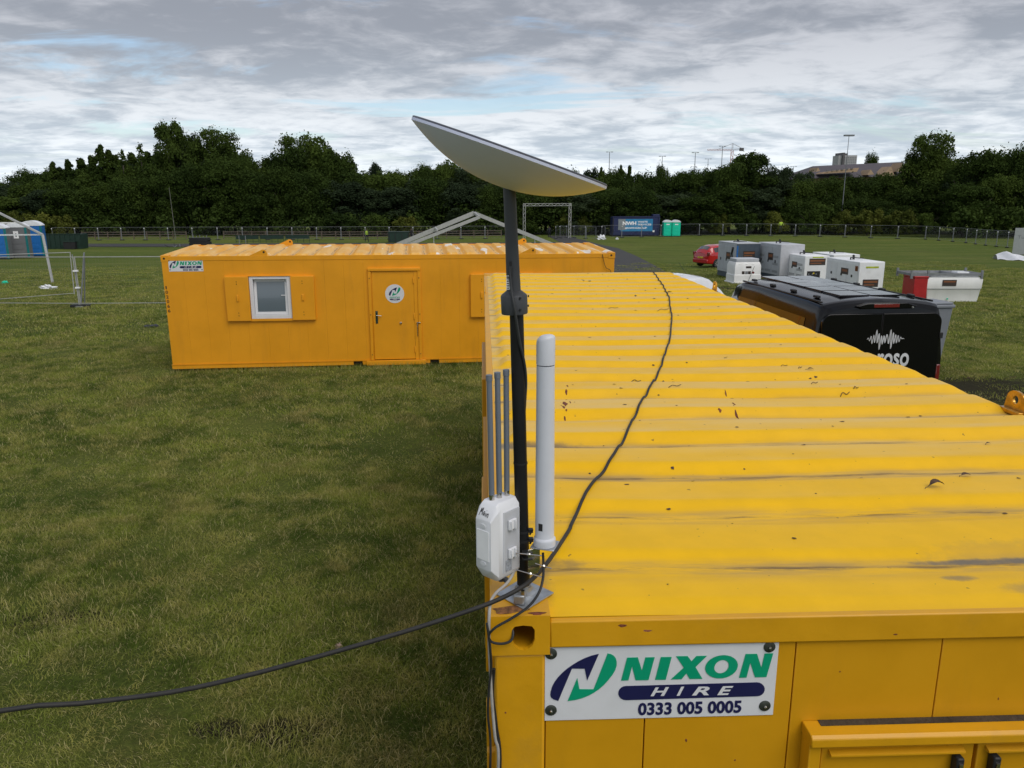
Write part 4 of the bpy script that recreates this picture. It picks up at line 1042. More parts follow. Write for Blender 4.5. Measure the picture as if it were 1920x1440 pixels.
def wheel(parent, x, y, r, wd=.2, side=1, rim=M_alloy):
    wh = empty('wheel', (x, y, r)); wh.parent = parent
    R = Matrix.Rotation(PI / 2, 4, 'Y')
    b = MB(); b.lathe([(r * .62, -wd / 2), (r * .93, -wd / 2), (r, -wd * .38), (r, wd * .38), (r * .93, wd / 2), (r * .62, wd / 2)], 28, R); b.build('tyre', M_tyre, wh, smooth=True)
    b = MB(); b.lathe([(r * .60, -wd * .42), (r * .62, wd * .42)], 28, R); b.build('rim', M_tyre, wh, smooth=True)
    b = MB()
    for k in range(8):
        a = 2 * PI * k / 8; b.beam((side * wd * .44, r * .08 * math.cos(a), r * .08 * math.sin(a)), (side * wd * .46, r * .60 * math.cos(a), r * .60 * math.sin(a)), r * .12, .02, up=(1, 0, 0))
    b.lathe([(r * .56, side * wd * .43), (r * .64, side * wd * .43), (r * .64, side * wd * .47), (r * .56, side * wd * .47)], 28, R); b.build('spokes', rim, wh)
    return wh

# black van: rear at local y=0, front at +y
van = empty('van', (5.93, 9.50, 0), math.radians(3.2), label='glossy black panel van seen from behind with a white sound wave on its rear', cat='van'); van.scale = (1.09, 1.09, 1.11)
S = [(-.0, .42, .50, 1.1, 1.90, .86, .90, .80, .08), (.02, .38, .46, 1.1, 1.955, .92, .955, .84, .07), (.08, .34, .44, 1.1, 1.985, .95, .975, .855, .065), (.5, .32, .42, 1.1, 2.0, .965, .985, .86, .06), (2.2, .32, .42, 1.1, 2.01, .97, .985, .86, .06), (3.0, .32, .42, 1.1, 1.99, .97, .985, .84, .06), (3.35, .32, .42, 1.1, 1.92, .97, .98, .80, .07), (3.75, .32, .42, 1.08, 1.62, .97, .97, .74, .08), (4.15, .32, .42, 1.0, 1.22, .96, .95, .72, .08), (4.75, .32, .42, .85, 1.02, .93, .90, .72, .08), (4.95, .36, .44, .7, .85, .84, .80, .62, .08), (5.0, .42, .48, .62, .76, .7, .7, .5, .06)]
gr = car_body(S, 4); n = len(gr[0])
grid_mesh(gr).build('body', M_blackgloss, van, smooth=True)
# side glass band, left and right
hr = len(half_ring(*S[3][1:9])); jb = [j for j in range(hr) if 1.18 < gr[12][j][2] < 1.72]
for (a, c) in ((min(jb), max(jb)), (n - max(jb), n - min(jb))):
    patch(gr, 11, 24, a, c, .006).build('side_window', M_carglass, van, smooth=True)
patch(gr, 25, 31, n - 7, n + 7, .006).build('windscreen', M_carglass, van, smooth=True)
# pressed roof panels and roof-rack mounts
M_vroof = mat('satin_black_roof', (.006, .006, .008), .14, spec=.28, bump=.25, bscale=1.6)
for k in range(5):
    y0 = .35 + k * .56
    for (xa, xb) in ((-.44, -.015), (.015, .44)): bx('roof_panel', M_vroof, van, xa, xb, y0, y0 + .52, 1.980, 2.0015 + .006 * math.sin((y0 + .3) / 3 * PI), .002)
for x_ in (-.70, .70):
    for y_ in (.45, 1.2, 1.95, 2.7):
        bx('roof_mount', M_blackmat, van, x_ - .03, x_ + .03, y_, y_ + .12, 1.955, 1.990, .008)
bx('roof_gutter', M_blackmat, van, -.815, -.785, .15, 3.0, 1.925, 1.950, .006); bx('roof_gutter', M_blackmat, van, .785, .815, .15, 3.0, 1.925, 1.950, .006)
# rear doors: two leaves with rounded corners
def rrect(x0, x1, z0, z1, r, corners=(1, 1, 1, 1), k=6):
    P = []
    for (cx_, cz_, a0, on) in ((x1 - r, z0 + r, -PI / 2, corners[0]), (x1 - r, z1 - r, 0, corners[1]), (x0 + r, z1 - r, PI / 2, corners[2]), (x0 + r, z0 + r, PI, corners[3])):
        if on: P += [(cx_ + r * math.cos(a0 + i / k * PI / 2), cz_ + r * math.sin(a0 + i / k * PI / 2)) for i in range(k + 1)]
        else: P.append((cx_ + r * (1 if a0 in (-PI / 2, 0) else -1), cz_ + r * (-1 if a0 in (-PI / 2, PI) else 1)))
    return P
for (x0, x1, cn) in ((-.86, -.0015, (0, 0, 1, 1)), (.0015, .86, (1, 1, 0, 0))):
    b = MB(); b.prism(rrect(x0, x1, .50, 1.80, .13, cn), -.030, .03, lambda u, v, w_: Vector((u, w_, v))); dd = b.build('rear_door', M_blackgloss, van, bevel=.010, seg=3)
    bx('hinge', M_blackmat, dd, (x0 - .03) if x0 < 0 else (x1 - .02), (x0 + .02) if x0 < 0 else (x1 + .03), -.045, -.01, 1.45, 1.53, .006)
b = MB(); b.prism([(-.33, 1.865), (.36, 1.865), (.44, 1.90), (.30, 1.945), (-.27, 1.945), (-.42, 1.90)], -.055, .05, lambda u, v, w_: Vector((u + .02, w_, v))); sp = b.build('spoiler', M_blackgloss, van, bevel=.012)
b = MB(); b.box(-.16, .20, -.060, -.054, 1.885, 1.932); b.build('brake_light', M_redlens, van, bevel=.004)
b = MB(); b.lathe([(.014, 0), (.010, .02)], 10, Matrix.Translation((.39, -.052, 1.885)) @ Matrix.Rotation(PI / 2, 4, 'X')); b.build('washer_nozzle', M_alloy, van)
for x_ in (-.93, .87): bx('tail_light', M_redlens, van, x_, x_ + .06, -.014, .03, .62, 1.08, .01)
bx('bumper', M_blackmat, van, -.93, .93, -.10, .05, .30, .52, .03); bx('number_plate', mat('yellow_plate', (.6, .42, .03), .5), van, -.26, .26, -.106, -.1005, .36, .47)
for (x_, s_) in ((-.86, -1), (.86, 1)):
    for y_ in (.95, 4.0): wheel(van, x_, y_, .34, .22, s_)
# waveform and name on the right hand door
b = MB(); wv = []
amps = [0, .02, -.02, .045, -.06, .06, -.045, .13, -.05, .08, -.14, .05, -.07, .05, -.05, .06, .02, -.06, .13, -.13, .09, -.06, .06, -.055, .05, -.04, .025, 0, .008, 0]
for k, a in enumerate(amps): wv.append((-.40 + k * .0185 + .20, -.0335, 1.45 + a))
b.path(wv, lambda t_: .0035 + .0035 * math.sin(PI * t_) ** .7, 6, 5); b.build('lettering', mat('white_vinyl', (.62, .64, .67), .5), van)
b = MB(); add_text(b, 'roso', lambda u, v, d: Vector((u, -.0312 - d, v)), -.02, .44, 1.07, 1.255, .001, bold=.02); b.build('lettering', MATS['white_vinyl'], van)
for s_ in (-1, 1):
    b = MB(); b.box(.97 * s_ if s_ > 0 else -1.15, 1.15 if s_ > 0 else -.97, 3.55, 3.7, 1.15, 1.42); b.build('wing_mirror', M_blackmat, van, bevel=.03)

# red hatchback
def hatch(name, loc, rz, m, label, scale=1.):
    c = empty(name, loc, rz, label, 'car'); c.scale = (scale,) * 3
    S = [(0, .40, .46, .80, 1.0, .60, .66, .50, .06), (.05, .30, .38, .85, 1.06, .74, .78, .56, .07), (.18, .24, .34, .90, 1.22, .80, .82, .58, .07), (.45, .22, .32, .92, 1.42, .83, .84, .58, .07), (.9, .20, .30, .92, 1.50, .84, .84, .59, .06), (1.7, .20, .30, .90, 1.51, .84, .84, .60, .05), (2.1, .20, .30, .88, 1.46, .84, .84, .60, .06), (2.75, .20, .30, .86, 1.06, .83, .83, .60, .08), (3.4, .22, .32, .74, .88, .80, .78, .60, .08), (3.7, .26, .34, .58, .72, .70, .68, .5, .06), (3.78, .34, .40, .52, .62, .58, .56, .4, .05)]
    g = car_body(S, 4); n = len(g[0]); grid_mesh(g).build('body', m, c, smooth=True)
    jb = [j for j in range(12, n // 2) if 1.0 < g[16][j][2] < 1.34]
    for (a, d) in ((min(jb), max(jb)), (n - max(jb), n - min(jb))): patch(g, 13, 25, a, d, .006).build('side_window', M_carglass, c, smooth=True)
    patch(g, 8, 12, n - 8, n + 8, .006).build('rear_window', M_carglass, c, smooth=True); patch(g, 25, 29, n - 8, n + 8, .006).build('windscreen', M_carglass, c, smooth=True)
    for s_ in (-1, 1):
        b = MB(); b.box(s_ * .70 - .09, s_ * .70 + .09, .0, .16, .80, 1.04); b.build('tail_light', M_redlens, c, bevel=.03)
        for y_ in (.72, 3.05): wheel(c, s_ * .78, y_, .30, .18, s_)
    bx('number_plate', MATS['yellow_plate'], c, -.26, .26, -.035, .01, .62, .73); bx('bumper', m, c, -.72, .72, -.045, .2, .30, .56, .04)
    return c
p = G(1332, 502); hatch('hatchback', (p.x - .62, p.y + .35, p.z), math.radians(-64), M_red, 'red hatchback parked left of the generators', 1.0)

# small white van beyond the black one, facing right
wv_ = empty('van', (3.35, 16.3, 0), math.radians(-50), label='white van partly hidden behind the far end of the yellow roof', cat='van')
S = [(0, .42, .50, 1.0, 1.72, .70, .76, .62, .08), (.08, .34, .44, 1.0, 1.80, .82, .84, .68, .07), (.6, .30, .40, 1.0, 1.84, .86, .86, .70, .07), (1.9, .30, .40, 1.0, 1.85, .86, .86, .70, .07), (2.35, .30, .40, 1.0, 1.79, .86, .86, .68, .08), (2.9, .30, .40, .98, 1.52, .86, .85, .64, .09), (3.45, .30, .40, .90, 1.14, .84, .82, .62, .09), (4.0, .32, .42, .78, .92, .78, .76, .58, .08), (4.15, .38, .46, .66, .76, .62, .60, .4, .05)]
g = car_body(S, 4); n = len(g[0]); grid_mesh(g).build('body', M_whitecar, wv_, smooth=True)
jb = [j for j in range(12, n // 2) if 1.08 < g[14][j][2] < 1.58]
for (a, d) in ((min(jb), max(jb)), (n - max(jb), n - min(jb))): patch(g, 16, 22, a, d, .006).build('side_window', M_carglass, wv_, smooth=True)
patch(g, 18, 23, n - 8, n + 8, .006).build('windscreen', M_carglass, wv_, smooth=True)
for s_ in (-1, 1):
    for y_ in (.8, 3.3): wheel(wv_, s_ * .78, y_, .31, .19, s_)
    bx('headlight', M_carglass, wv_, s_ * .60 - .12, s_ * .60 + .12, 3.85, 4.02, .66, .80, .03)
b = MB(); b.tube((0, 2.3, 1.78), (0, 1.95, 2.1), .004, n=6); b.build('aerial', M_blackmat, wv_)

# wheelie bin behind the van
p = at_z(1760, 600, 1.28); p = CAM + ray(1738, 564) * (17.2 / 1.0) ; gb = empty('wheelie_bin', (p.x, p.y, ground_z(p.x, p.y)), .12, 'grey plastic bin with a rimmed lid standing behind the black van', 'bin')
hh = p.z; gb.scale = (.72, .72, 1)
b = MB(); vs = []
for (z_, a_, d_) in ((.18, .44, .36), (hh - .12, .56, .46)): vs += [(-a_, -d_, z_), (a_, -d_, z_), (a_, d_, z_), (-a_, d_, z_)]
b.add(vs, [(3, 2, 1, 0), (4, 5, 6, 7), (0, 1, 5, 4), (1, 2, 6, 5), (2, 3, 7, 6), (3, 0, 4, 7)]); b.build('body', M_grp, gb, bevel=.03)
b = MB(); b.box(-.60, .60, -.50, .50, hh - .12, hh - .05); b.box(-.56, .56, -.46, .46, hh - .05, hh); b.build('lid', M_grp, gb, bevel=.02)
for s_ in (-1, 1):
    for q in (-1, 1):
        b = MB(); b.lathe([(.09, -.02), (.09, .02)], 14, Matrix.Translation((s_ * .33, q * .26, .09)) @ Matrix.Rotation(PI / 2, 4, 'Y')); b.build('castor', M_tyre, gb)

# ------------------------------------------------------------------ generators and tanks
def gen(px_c, py_c, wpx, hpx, depth, rz, label, side=M_gengrey, front=M_genwhite, kind=0, skid=None, dist=None):
    """near corner between side (left) and front (right) face at a photo pixel of the ground"""
    p = G(px_c, py_c) if dist is None else None
    if dist is not None:
        q = CAM + ray(px_c, 600) * dist; p = Vector((q.x, q.y, ground_z(q.x, q.y)))
    sc_ = ((p - CAM).dot(_f)) / F_PX; w_ = wpx * sc_; h_ = hpx * sc_ * 1.02; d_ = depth
    o = empty('generator', tuple(p), rz, label, 'generator', 'hire generators parked on the grass')
    sk = .14 * h_ if skid else .05
    bx('skid', skid or M_blackmat, o, .02, w_ - .02, .02, d_ - .02, 0, sk, .01)
    z0 = sk + .002
    # body as side shell and front cover
    bx('canopy', side, o, 0, w_, .05, d_, z0, h_, .03)
    bx('front_cover', front, o, .0, w_, -.0, .048, z0, h_ - .005, .02)
    # raised door panels on the left side with recessed joints
    nd = 3
    for k in range(nd):
        y0 = .12 + k * (d_ - .2) / nd; y1 = y0 + (d_ - .2) / nd - .03
        dd = bx('side_door', side, o, -.016, -.001, y0, y1, z0 + .08 * h_, h_ * .92, .008)
        bx('handle', M_blackmat, dd, -.034, -.017, (y0 + y1) / 2 - .05, (y0 + y1) / 2 + .05, h_ * .48, h_ * .56, .006)
        if kind in (1, 3):
            for q in range(3):
                b = MB()
                for s_ in range(3): b.box(-.022, -.017, y0 + .08, y1 - .08, h_ * (.22 + q * .2) + s_ * .04, h_ * (.22 + q * .2) + s_ * .04 + .02)
                if k != 1 or q == 0: b.build('louvre', M_louv, dd)
    lab_ = bx('label', M_label, o, -.021, -.0165, d_ * .30, d_ * .52, h_ * .54, h_ * .74); bx('print', M_labelo, lab_, -.0222, -.0212, d_ * .33, d_ * .49, h_ * .62, h_ * .70)
    # roof: exhaust, lifting eye, hatch
    b = MB(); b.tube((w_ * .5, d_ * .55, h_), (w_ * .5, d_ * .55, h_ + .10), .05, n=12); b.tube((w_ * .5, d_ * .55, h_ + .10), (w_ * .42, d_ * .50, h_ + .16), .05, n=12); b.build('exhaust', M_blackmat, o, smooth=True)
    b = MB(); b.beam((w_ * .2, d_ * .42, h_ + .01), (w_ * .2, d_ * .42, h_ + .10), .04, .04); b.beam((w_ * .2, d_ * .42, h_ + .10), (w_ * .8, d_ * .48, h_ + .05), .05, .04); b.build('lifting_eye', M_blackmat, o)
    return o, w_, h_, d_
def flabel(o, x0, x1, z0, z1, m=M_label, pr=True, y=-.0):
    l_ = bx('label', m, o, x0, x1, y - .008, y - .001, z0, z1)
    if pr:
        b = MB(); hz_ = (z1 - z0)
        b.box(x0 + .04, x1 - .04, y - .0098, y - .0082, z0 + hz_ * .55, z0 + hz_ * .80); b.box(x0 + .05, x1 - .25 * (x1 - x0), y - .0098, y - .0082, z0 + hz_ * .2, z0 + hz_ * .34); b.build('print', M_labelo, l_)
    return l_
def gcontrol(o, x0, x1, z0, z1):
    c = bx('control_panel', M_blackmat, o, x0, x1, -.006, -.0005, z0, z1, .004)
    b = MB()
    for k in range(3):
        for q in range(2): b.box(x0 + .06 + k * (x1 - x0 - .1) / 3, x0 + .12 + k * (x1 - x0 - .1) / 3, -.012, -.0062, z0 + .06 + q * (z1 - z0) * .45, z0 + .12 + q * (z1 - z0) * .45)
    b.build('switch', M_louv, c); bx('warning', mat('warning_yellow', (.6, .45, .02), .5), c, (x0 + x1) / 2 - .04, (x0 + x1) / 2 + .04, -.0125, -.0062, z1 - .14, z1 - .07)

# G1 slate fronted, at left
o, w_, h_, d_ = gen(1378, 523, 47, 63, 2.4, math.radians(7), 'grey generator with a dark slate front beside the red car', M_gengrey, M_gendark, 0, M_gendark)
flabel(o, w_ * .28, w_ * .78, h_ * .62, h_ * .80); bx('top_cover', M_gengrey, o, -.01, w_ + .01, -.01, d_, h_ + .001, h_ + .05, .02); bx('trim', M_toiblue, o, .0, .08, -.006, -.0005, h_ * .15, h_ * .95)
b = MB(); b.path([(-.03, .35, h_ * .9), (-.05, .45, h_ * .7), (-.04, .3, h_ * .5), (-.06, .42, h_ * .2), (-.06, .3, .1)], .025, 6); b.path([(-.03, .5, h_ * .9), (-.05, .58, h_ * .6), (-.06, .4, h_ * .3)], .02, 6); b.build('output_cable', M_blackmat, o)
# G2 tall grey
o, w_, h_, d_ = gen(1460, 527, 47, 66, 2.6, math.radians(6), 'tall light grey generator between the slate one and the white one', M_gengrey, mat('generator_pale_grey', (.50, .51, .54), .45, var=.05), 3, M_gendark)
# G3 white with control panel
o, w_, h_, d_ = gen(1506, 531, 48, 49.5, 2.5, math.radians(5), 'white generator with a black control window and a lime sticker', M_genwhite, M_genwhite, 1)
flabel(o, w_ * .18, w_ * .84, h_ * .66, h_ * .90); flabel(o, w_ * .30, w_ * .76, h_ * .925, h_ * .965, M_labely, False); gcontrol(o, w_ * .12, w_ * .66, h_ * .12, h_ * .44)
# G4 behind
o, w_, h_, d_ = gen(1560, 519, 52, 40, 2.4, math.radians(5), 'white generator farthest back, only its roof and rail in view', M_genwhite, M_genwhite, 0)
# G5 front right
o, w_, h_, d_ = gen(1607, 550, 50, 57, 2.7, math.radians(5), 'white generator nearest the fuel tank, lime sticker above a blank front', M_genwhite, M_genwhite, 2)
flabel(o, w_ * .18, w_ * .80, h_ * .20, h_ * .44); flabel(o, w_ * .25, w_ * .76, h_ * .80, h_ * .855, M_labely, False); bx('warning', M_redlens, o, -.021, -.0165, .1, .3, h_ * .70, h_ * .86)

# small white bunded tank
p = G(1376, 532); sc_ = (p - CAM).dot(_f) / F_PX; w_ = 52 * sc_; h_ = 46 * sc_
tk = empty('fuel_tank', tuple(p), math.radians(4), 'small white cube fuel tank in front of the slate generator', 'fuel tank')
b = MB(); vs = []
for (z_, e) in ((.06, 0), (h_ * .35, .0), (h_ * .352, .02), (h_ * .72, .02), (h_ * .86, .08)):
    vs += [(e, e, z_), (w_ - e, e, z_), (w_ - e, 1.1 - e, z_), (e, 1.1 - e, z_)]
b.add(vs, [(3, 2, 1, 0), (16, 17, 18, 19)] + [(i * 4 + k, i * 4 + (k + 1) % 4, i * 4 + 4 + (k + 1) % 4, i * 4 + 4 + k) for i in range(4) for k in range(4)]); b.build('body', M_tank, tk, bevel=.02)
bx('base', M_tank, tk, -.06, w_ + .06, -.06, 1.16, 0, .058, .01); bx('lid', M_gengrey, tk, .10, w_ - .10, .12, 1.0, h_ * .86 + .002, h_ * 1.0, .03)
for k in range(3): bx('grip', M_tank, tk, .2 + k * .35, .3 + k * .35, .03, .1, h_ * .75, h_ * .80, .01)
for (a, c, d, e, m_) in ((.42, .62, .62, .70, M_label), (.28, .38, .38, .50, M_label), (.40, .50, .38, .50, M_louv), (.51, .61, .38, .50, M_label)): bx('label', m_, tk, w_ * a, w_ * c, .012, .019, h_ * d, h_ * e)
b = MB(); b.prism([(0, -.07), (.07, 0), (0, .07), (-.07, 0)], 0, .008, lambda u, v, q: Vector((w_ * .70 + u, .018 - q, h_ * .44 + v))); b.build('hazard_label', M_redlens, tk)
b = MB(); b.tube((w_ * .5, -.04, .05), (w_ * .72, -.03, h_ * .7), .008, n=6); b.build('rod', M_blackmat, tk)

# large white tank with red cabinet and galvanised top frame
p = G(1735, 566); sc_ = (p - CAM).dot(_f) / F_PX
ft = empty('fuel_tank', tuple(p), math.radians(-3.5), 'long white fuel tank with a red cabinet and a galvanised top frame', 'fuel tank')
w_ = 99 * sc_; h_ = 48 * sc_; dp = 1.15
b = MB(); vs = []
for (z_, e) in ((0.0, .03), (h_ * .50, .0), (h_ * .52, -.012), (h_ * .88, -.02), (h_ * 1.0, .06)): vs += [(e * 2 if z_ else .05, e, z_), (w_ - e * 2, e, z_), (w_ - e * 2, dp - e, z_), (e * 2, dp - e, z_)]
b.add(vs, [(3, 2, 1, 0), (16, 17, 18, 19)] + [(i * 4 + k, i * 4 + (k + 1) % 4, i * 4 + 4 + (k + 1) % 4, i * 4 + 4 + k) for i in range(4) for k in range(4)]); b.build('body', M_tank, ft, bevel=.015)
bx('seam', M_louv, ft, .01, w_ - .01, -.016, -.001, h_ * .495, h_ * .515)
l_ = bx('label', M_label, ft, w_ * .27, w_ * .53, -.03, -.021, h_ * .62, h_ * .86); bx('print', M_labelo, l_, w_ * .29, w_ * .51, -.033, -.0305, h_ * .76, h_ * .82)
b = MB(); b.lathe([(.03, 0), (.03, .02)], 10, Matrix.Translation((w_ * .40, -.0, h_ * .12)) @ Matrix.Rotation(PI / 2, 4, 'X')); b.build('drain_plug', M_toigreen, ft)
cbx = bx('cabinet', M_cabred, ft, -.52, -.02, -.06, dp - .3, h_ * .02, h_ * .93, .02); bx('cabinet_lid', M_cabred, ft, -.54, .0, -.08, dp - .3, h_ * .932, h_ * 1.0, .02)
b = MB()
for (x_, y_) in ((-.62, .0), (-.02, .0), (w_ - .02, .0), (-.62, dp), (w_ - .02, dp)):
    b.box(x_ - .035, x_ + .035, y_ - .035, y_ + .035, h_ * .90, h_ * 1.22)
for (p0, p1) in (((-.62, 0), (w_, 0)), ((-.62, dp), (w_, dp)), ((-.62, .04), (-.62, dp)), ((w_ - .02, .04), (w_ - .02, dp)), ((w_ * .5, .04), (w_ * .5, dp))):
    b.beam((p0[0], p0[1], h_ * 1.06), (p1[0], p1[1], h_ * 1.06), .05, h_ * .10)
b.build('top_frame', M_galvfar, ft); bx('hatch', M_whitecar, ft, w_ * .60, w_ * .82, .25, .7, h_ * 1.0, h_ * 1.14, .01); bx('filler_cap', M_toiblue, ft, .04, .14, .05, .15, h_ * 1.0, h_ * 1.05, .01)

# ------------------------------------------------------------------ right edge: grey board and white sheet
p = G(1897, 478); q = CAM + ray(1897, 478) * ((p - CAM).dot(_f))
bd = empty('notice_board', tuple(p), math.radians(-25), 'tall grey board panel cut by the right edge of the photo', 'board')
bx('panel', mat('board_grey', (.38, .40, .40), .5, var=.05), bd, 0, 3.2, 0, .06, .05, 2.4, .01)
b = MB(); add_text(b, 'Tuxed', lambda u, v, d: Vector((u, -.001 - d, v)), .25, 1.5, 1.45, 1.75, .003); b.build('lettering', M_louv, bd)
b = MB(); b.box(.05, .12, .06, .12, 0, 2.3); b.box(1.5, 1.57, .06, .12, 0, 2.3); b.build('leg', M_galvfar, bd)
p0 = G(1870, 487); p1 = G(1920, 491); p2 = G(1889, 474)
sh = MB(); N = 14; vs = []
for j in range(N):
    for i in range(N):
        u = i / (N - 1); v = j / (N - 1); x = p0.x + (p1.x + 1.6 - p0.x) * u + v * .9; y = p0.y + (p1.y - p0.y) * u + v * 2.0
        z = ground_z(x, y) + .02 + .62 * math.sin(PI * min(1, v * 1.0)) ** 1.2 * max(0, 1 - abs(u - .25) * 1.5) + .05 * math.sin(u * 17 + v * 9); vs.append((x, y, z))
sh.add(vs, [(j * N + i, j * N + i + 1, (j + 1) * N + i + 1, (j + 1) * N + i) for j in range(N - 1) for i in range(N - 1)])
tag(sh.build('white_sheet', M_sheet, smooth=True), 'crumpled white sheet lying on the grass at the foot of the grey board', 'sheet')

# ------------------------------------------------------------------ fence panels
def panel_proto(w_, h_, r=.019, rr=.0007):
    fr = MB()
    fr.tube((0, 0, .12), (0, 0, h_), r, n=8); fr.tube((w_, 0, .12), (w_, 0, h_), r, n=8); fr.tube((0, 0, h_ - .02), (w_, 0, h_ - .02), min(r * .8, .016), n=8); fr.tube((0, 0, .16), (w_, 0, .16), min(r * .8, .011), n=8)
    ms = MB()
    k = 1
    while k * .12 < w_: ms.tube((k * .12, 0, .16), (k * .12, 0, h_ - .02), rr, n=3, cap=False); k += 1
    for q in range(1, 8): ms.tube((0, 0, .16 + q * (h_ - .2) / 8), (w_, 0, .16 + q * (h_ - .2) / 8), rr, n=3, cap=False)
    ft_ = MB(); ft_.box(-.34, .34, -.11, .11, 0, .12)
    return fr, ms, ft_
PW, PH = 3.45, 1.98
fr_, ms_, ft2_ = panel_proto(PW, PH, .027, .0018)
proto = empty('mesh_fence', (0, 0, 0), 0, 'steel mesh fence panel in the long row in front of the trees', 'fence', 'mesh fence panels in front of the trees')
fr_.build('frame', M_galvfar, proto, smooth=True); tag(ms_.build('mesh', M_galvfar, proto), kind='stuff'); ft2_.build('foot', M_blackmat, proto, bevel=.02)
b = MB(); b.box(-.09, .03, -.06, .03, PH - .24, PH - .15); b.build('clamp', M_clamp, proto, bevel=.01)
used = False
def place_panel(a, c):
    global used
    o = proto if not used else copy_tree(proto); used = True
    d = c - a; rz = math.atan2(d.y, d.x); L = math.hypot(d.x, d.y)
    o.location = a; o.rotation_euler = (0, -math.atan2(d.z, L), rz); o.scale = (L / (PW + .08), 1, 1)
    return o
def fence_run(ps):
    """walk along ground pixels and set a panel every PW metres"""
    W_ = [G(*q) for q in ps]; pts = []; carry = 0
    tot = [0]
    for i in range(len(W_) - 1): tot.append(tot[-1] + (W_[i + 1] - W_[i]).to_2d().length)
    def along(s_):
        for i in range(len(W_) - 1):
            if s_ <= tot[i + 1] or i == len(W_) - 2:
                t_ = (s_ - tot[i]) / (tot[i + 1] - tot[i]); v = W_[i].lerp(W_[i + 1], t_); v.z = ground_z(v.x, v.y); return v
    n = max(1, round(tot[-1] / 3.75)); P = [along(tot[-1] * k / n) for k in range(n + 1)]
    for k in range(n): place_panel(P[k], P[k + 1])
fence_run([(100, 451), (340, 450.5), (700, 449), (955, 448)])
fence_run([(1062, 446), (1135, 449)]); fence_run([(1128, 446.5), (1300, 442), (1520, 443.5), (1650, 447), (1735, 449)])
fence_run([(1735, 449), (1806, 455), (1862, 462), (1960, 470)])
# wooden rail fence behind
def rails(pa, pb, lab_):
    a, c = G(*pa), G(*pb); o = empty('rail_fence', tuple(a), 0, lab_, 'fence'); L = (c - a).length; n = max(2, round(L / 2.2))
    for k in range(n + 1):
        q = a.lerp(c, k / n); z = ground_z(q.x, q.y) - a.z; q = q - a
        bx('post', M_wood, o, q.x - .06, q.x + .06, q.y - .06, q.y + .06, z - .1, z + 1.25)
    for zz in (.40, .78, 1.14):
        for k in range(n):
            p0 = a.lerp(c, k / n); p1 = a.lerp(c, (k + 1) / n); b = MB(); b.beam((p0.x - a.x, p0.y - a.y - .08, ground_z(p0.x, p0.y) - a.z + zz), (p1.x - a.x, p1.y - a.y - .08, ground_z(p1.x, p1.y) - a.z + zz), .04, .10); b.build('rail', M_wood, o)
rails((155, 449.2), (350, 449), 'weathered wooden rail fence behind the mesh fence at left')
rails((420, 448.6), (940, 446.2), 'weathered wooden rail fence behind the mesh fence, from the black stack to the gateway')

# near fence at the left with two visible panels
def big_panel(a, c, h_, label, lean=0.):
    L = (c - a).length; fr, ms, ft_ = panel_proto(L, h_)
    o = empty('mesh_fence', tuple(a), 0, label, 'fence'); o.rotation_euler = (lean, -math.asin((c.z - a.z) / L), math.atan2(c.y - a.y, c.x - a.x))
    fr.build('frame', M_alu, o, smooth=True); tag(ms.build('mesh', M_galvfar, o), kind='stuff'); ft_.build('foot', M_blackmat, o, bevel=.02); return o
a = G(152, 577); bR = G(330, 576); hN = 1.83
big_panel(a, a + (bR - a).normalized() * 3.6, hN, 'nearest mesh fence panel between the fence joint and the orange cabin')
aL = G(-60, 576); big_panel(a + (aL - a).normalized() * 3.5, a - Vector((.05, 0, 0)), hN, 'nearest mesh fence panel running left from the joint out of the photo')
c2 = G(140, 557); d2 = G(-30, 571); big_panel(c2 + (d2 - c2).normalized() * 4.2, c2, hN + .02, 'mesh fence panel that angles back from the joint at left')
# joint: braces and clamps
jn = empty('fence_brace', tuple(a), 0, 'pair of leaning steel braces clamped at the fence joint', 'brace')
b = MB(); b.tube((-.10, .5, .1), (.24, .25, 1.95), .024, n=8); b.build('brace', M_galvfar, jn, smooth=True)
b = MB(); b.tube((.0, .0, .05), (.30, .1, 1.95), .026, n=8); b.build('brace', M_galvfar, jn, smooth=True)
b = MB(); b.tube((-.02, .1, .05), (-.12, .1, 1.9), .020, n=8); b.build('brace', M_galvfar, jn, smooth=True)
for zz in (.72, 1.32): b = MB(); b.box(-.10, .06, -.06, .04, zz - .03, zz + .03); b.build('clamp', M_clamp, jn, bevel=.008)
bx('foot', M_galvfar, jn, -.14, .14, -.12, .12, 0, .08, .02)

# ------------------------------------------------------------------ marquee frames
def frame_beam(mb, p0, p1, w_=.20, h_=.12): mb.beam(p0, p1, w_, h_)
pA, pK, pL = G(99, 531), None, None
dK = (pA - CAM).dot(_f)
def atd(px, py, d): return CAM + ray(px, py) * d
mf = empty('marquee_frame', tuple(pA), 0, 'bent aluminium marquee frame leg standing at the left edge', 'tent frame')
def rl(p): return tuple(Vector(p) - pA)
k_ = atd(80, 440, dK); r_ = atd(-40, 380, dK + .5)
b = MB(); b.beam(rl(pA), rl(k_), .10, .10, up=(0, 1, 0)); b.build('leg', M_alu, mf, bevel=.01)
b = MB(); b.beam(rl(k_), rl(r_), .10, .12, up=(0, 1, 0)); b.build('rafter', M_alu, mf, bevel=.01)
b = MB(); b.beam(rl(k_), rl(atd(-60, 441, dK + 2)), .07, .07); b.build('purlin', M_clamp, mf)
b = MB(); b.beam(rl(atd(30, 418, dK + 9)), rl(atd(-60, 417.5, dK + 9)), .10, .08); b.build('purlin', M_clamp, mf)
DG = 62.
mg = empty('marquee_frame', tuple(atd(890, 458, DG)), 0, 'pitched aluminium marquee gable frame lying behind the orange cabin', 'tent frame'); og = atd(890, 458, DG)
def rg(p): return tuple(Vector(p) - og)
ap, ap2 = atd(889, 399.5, DG), atd(899, 407, DG - 2)
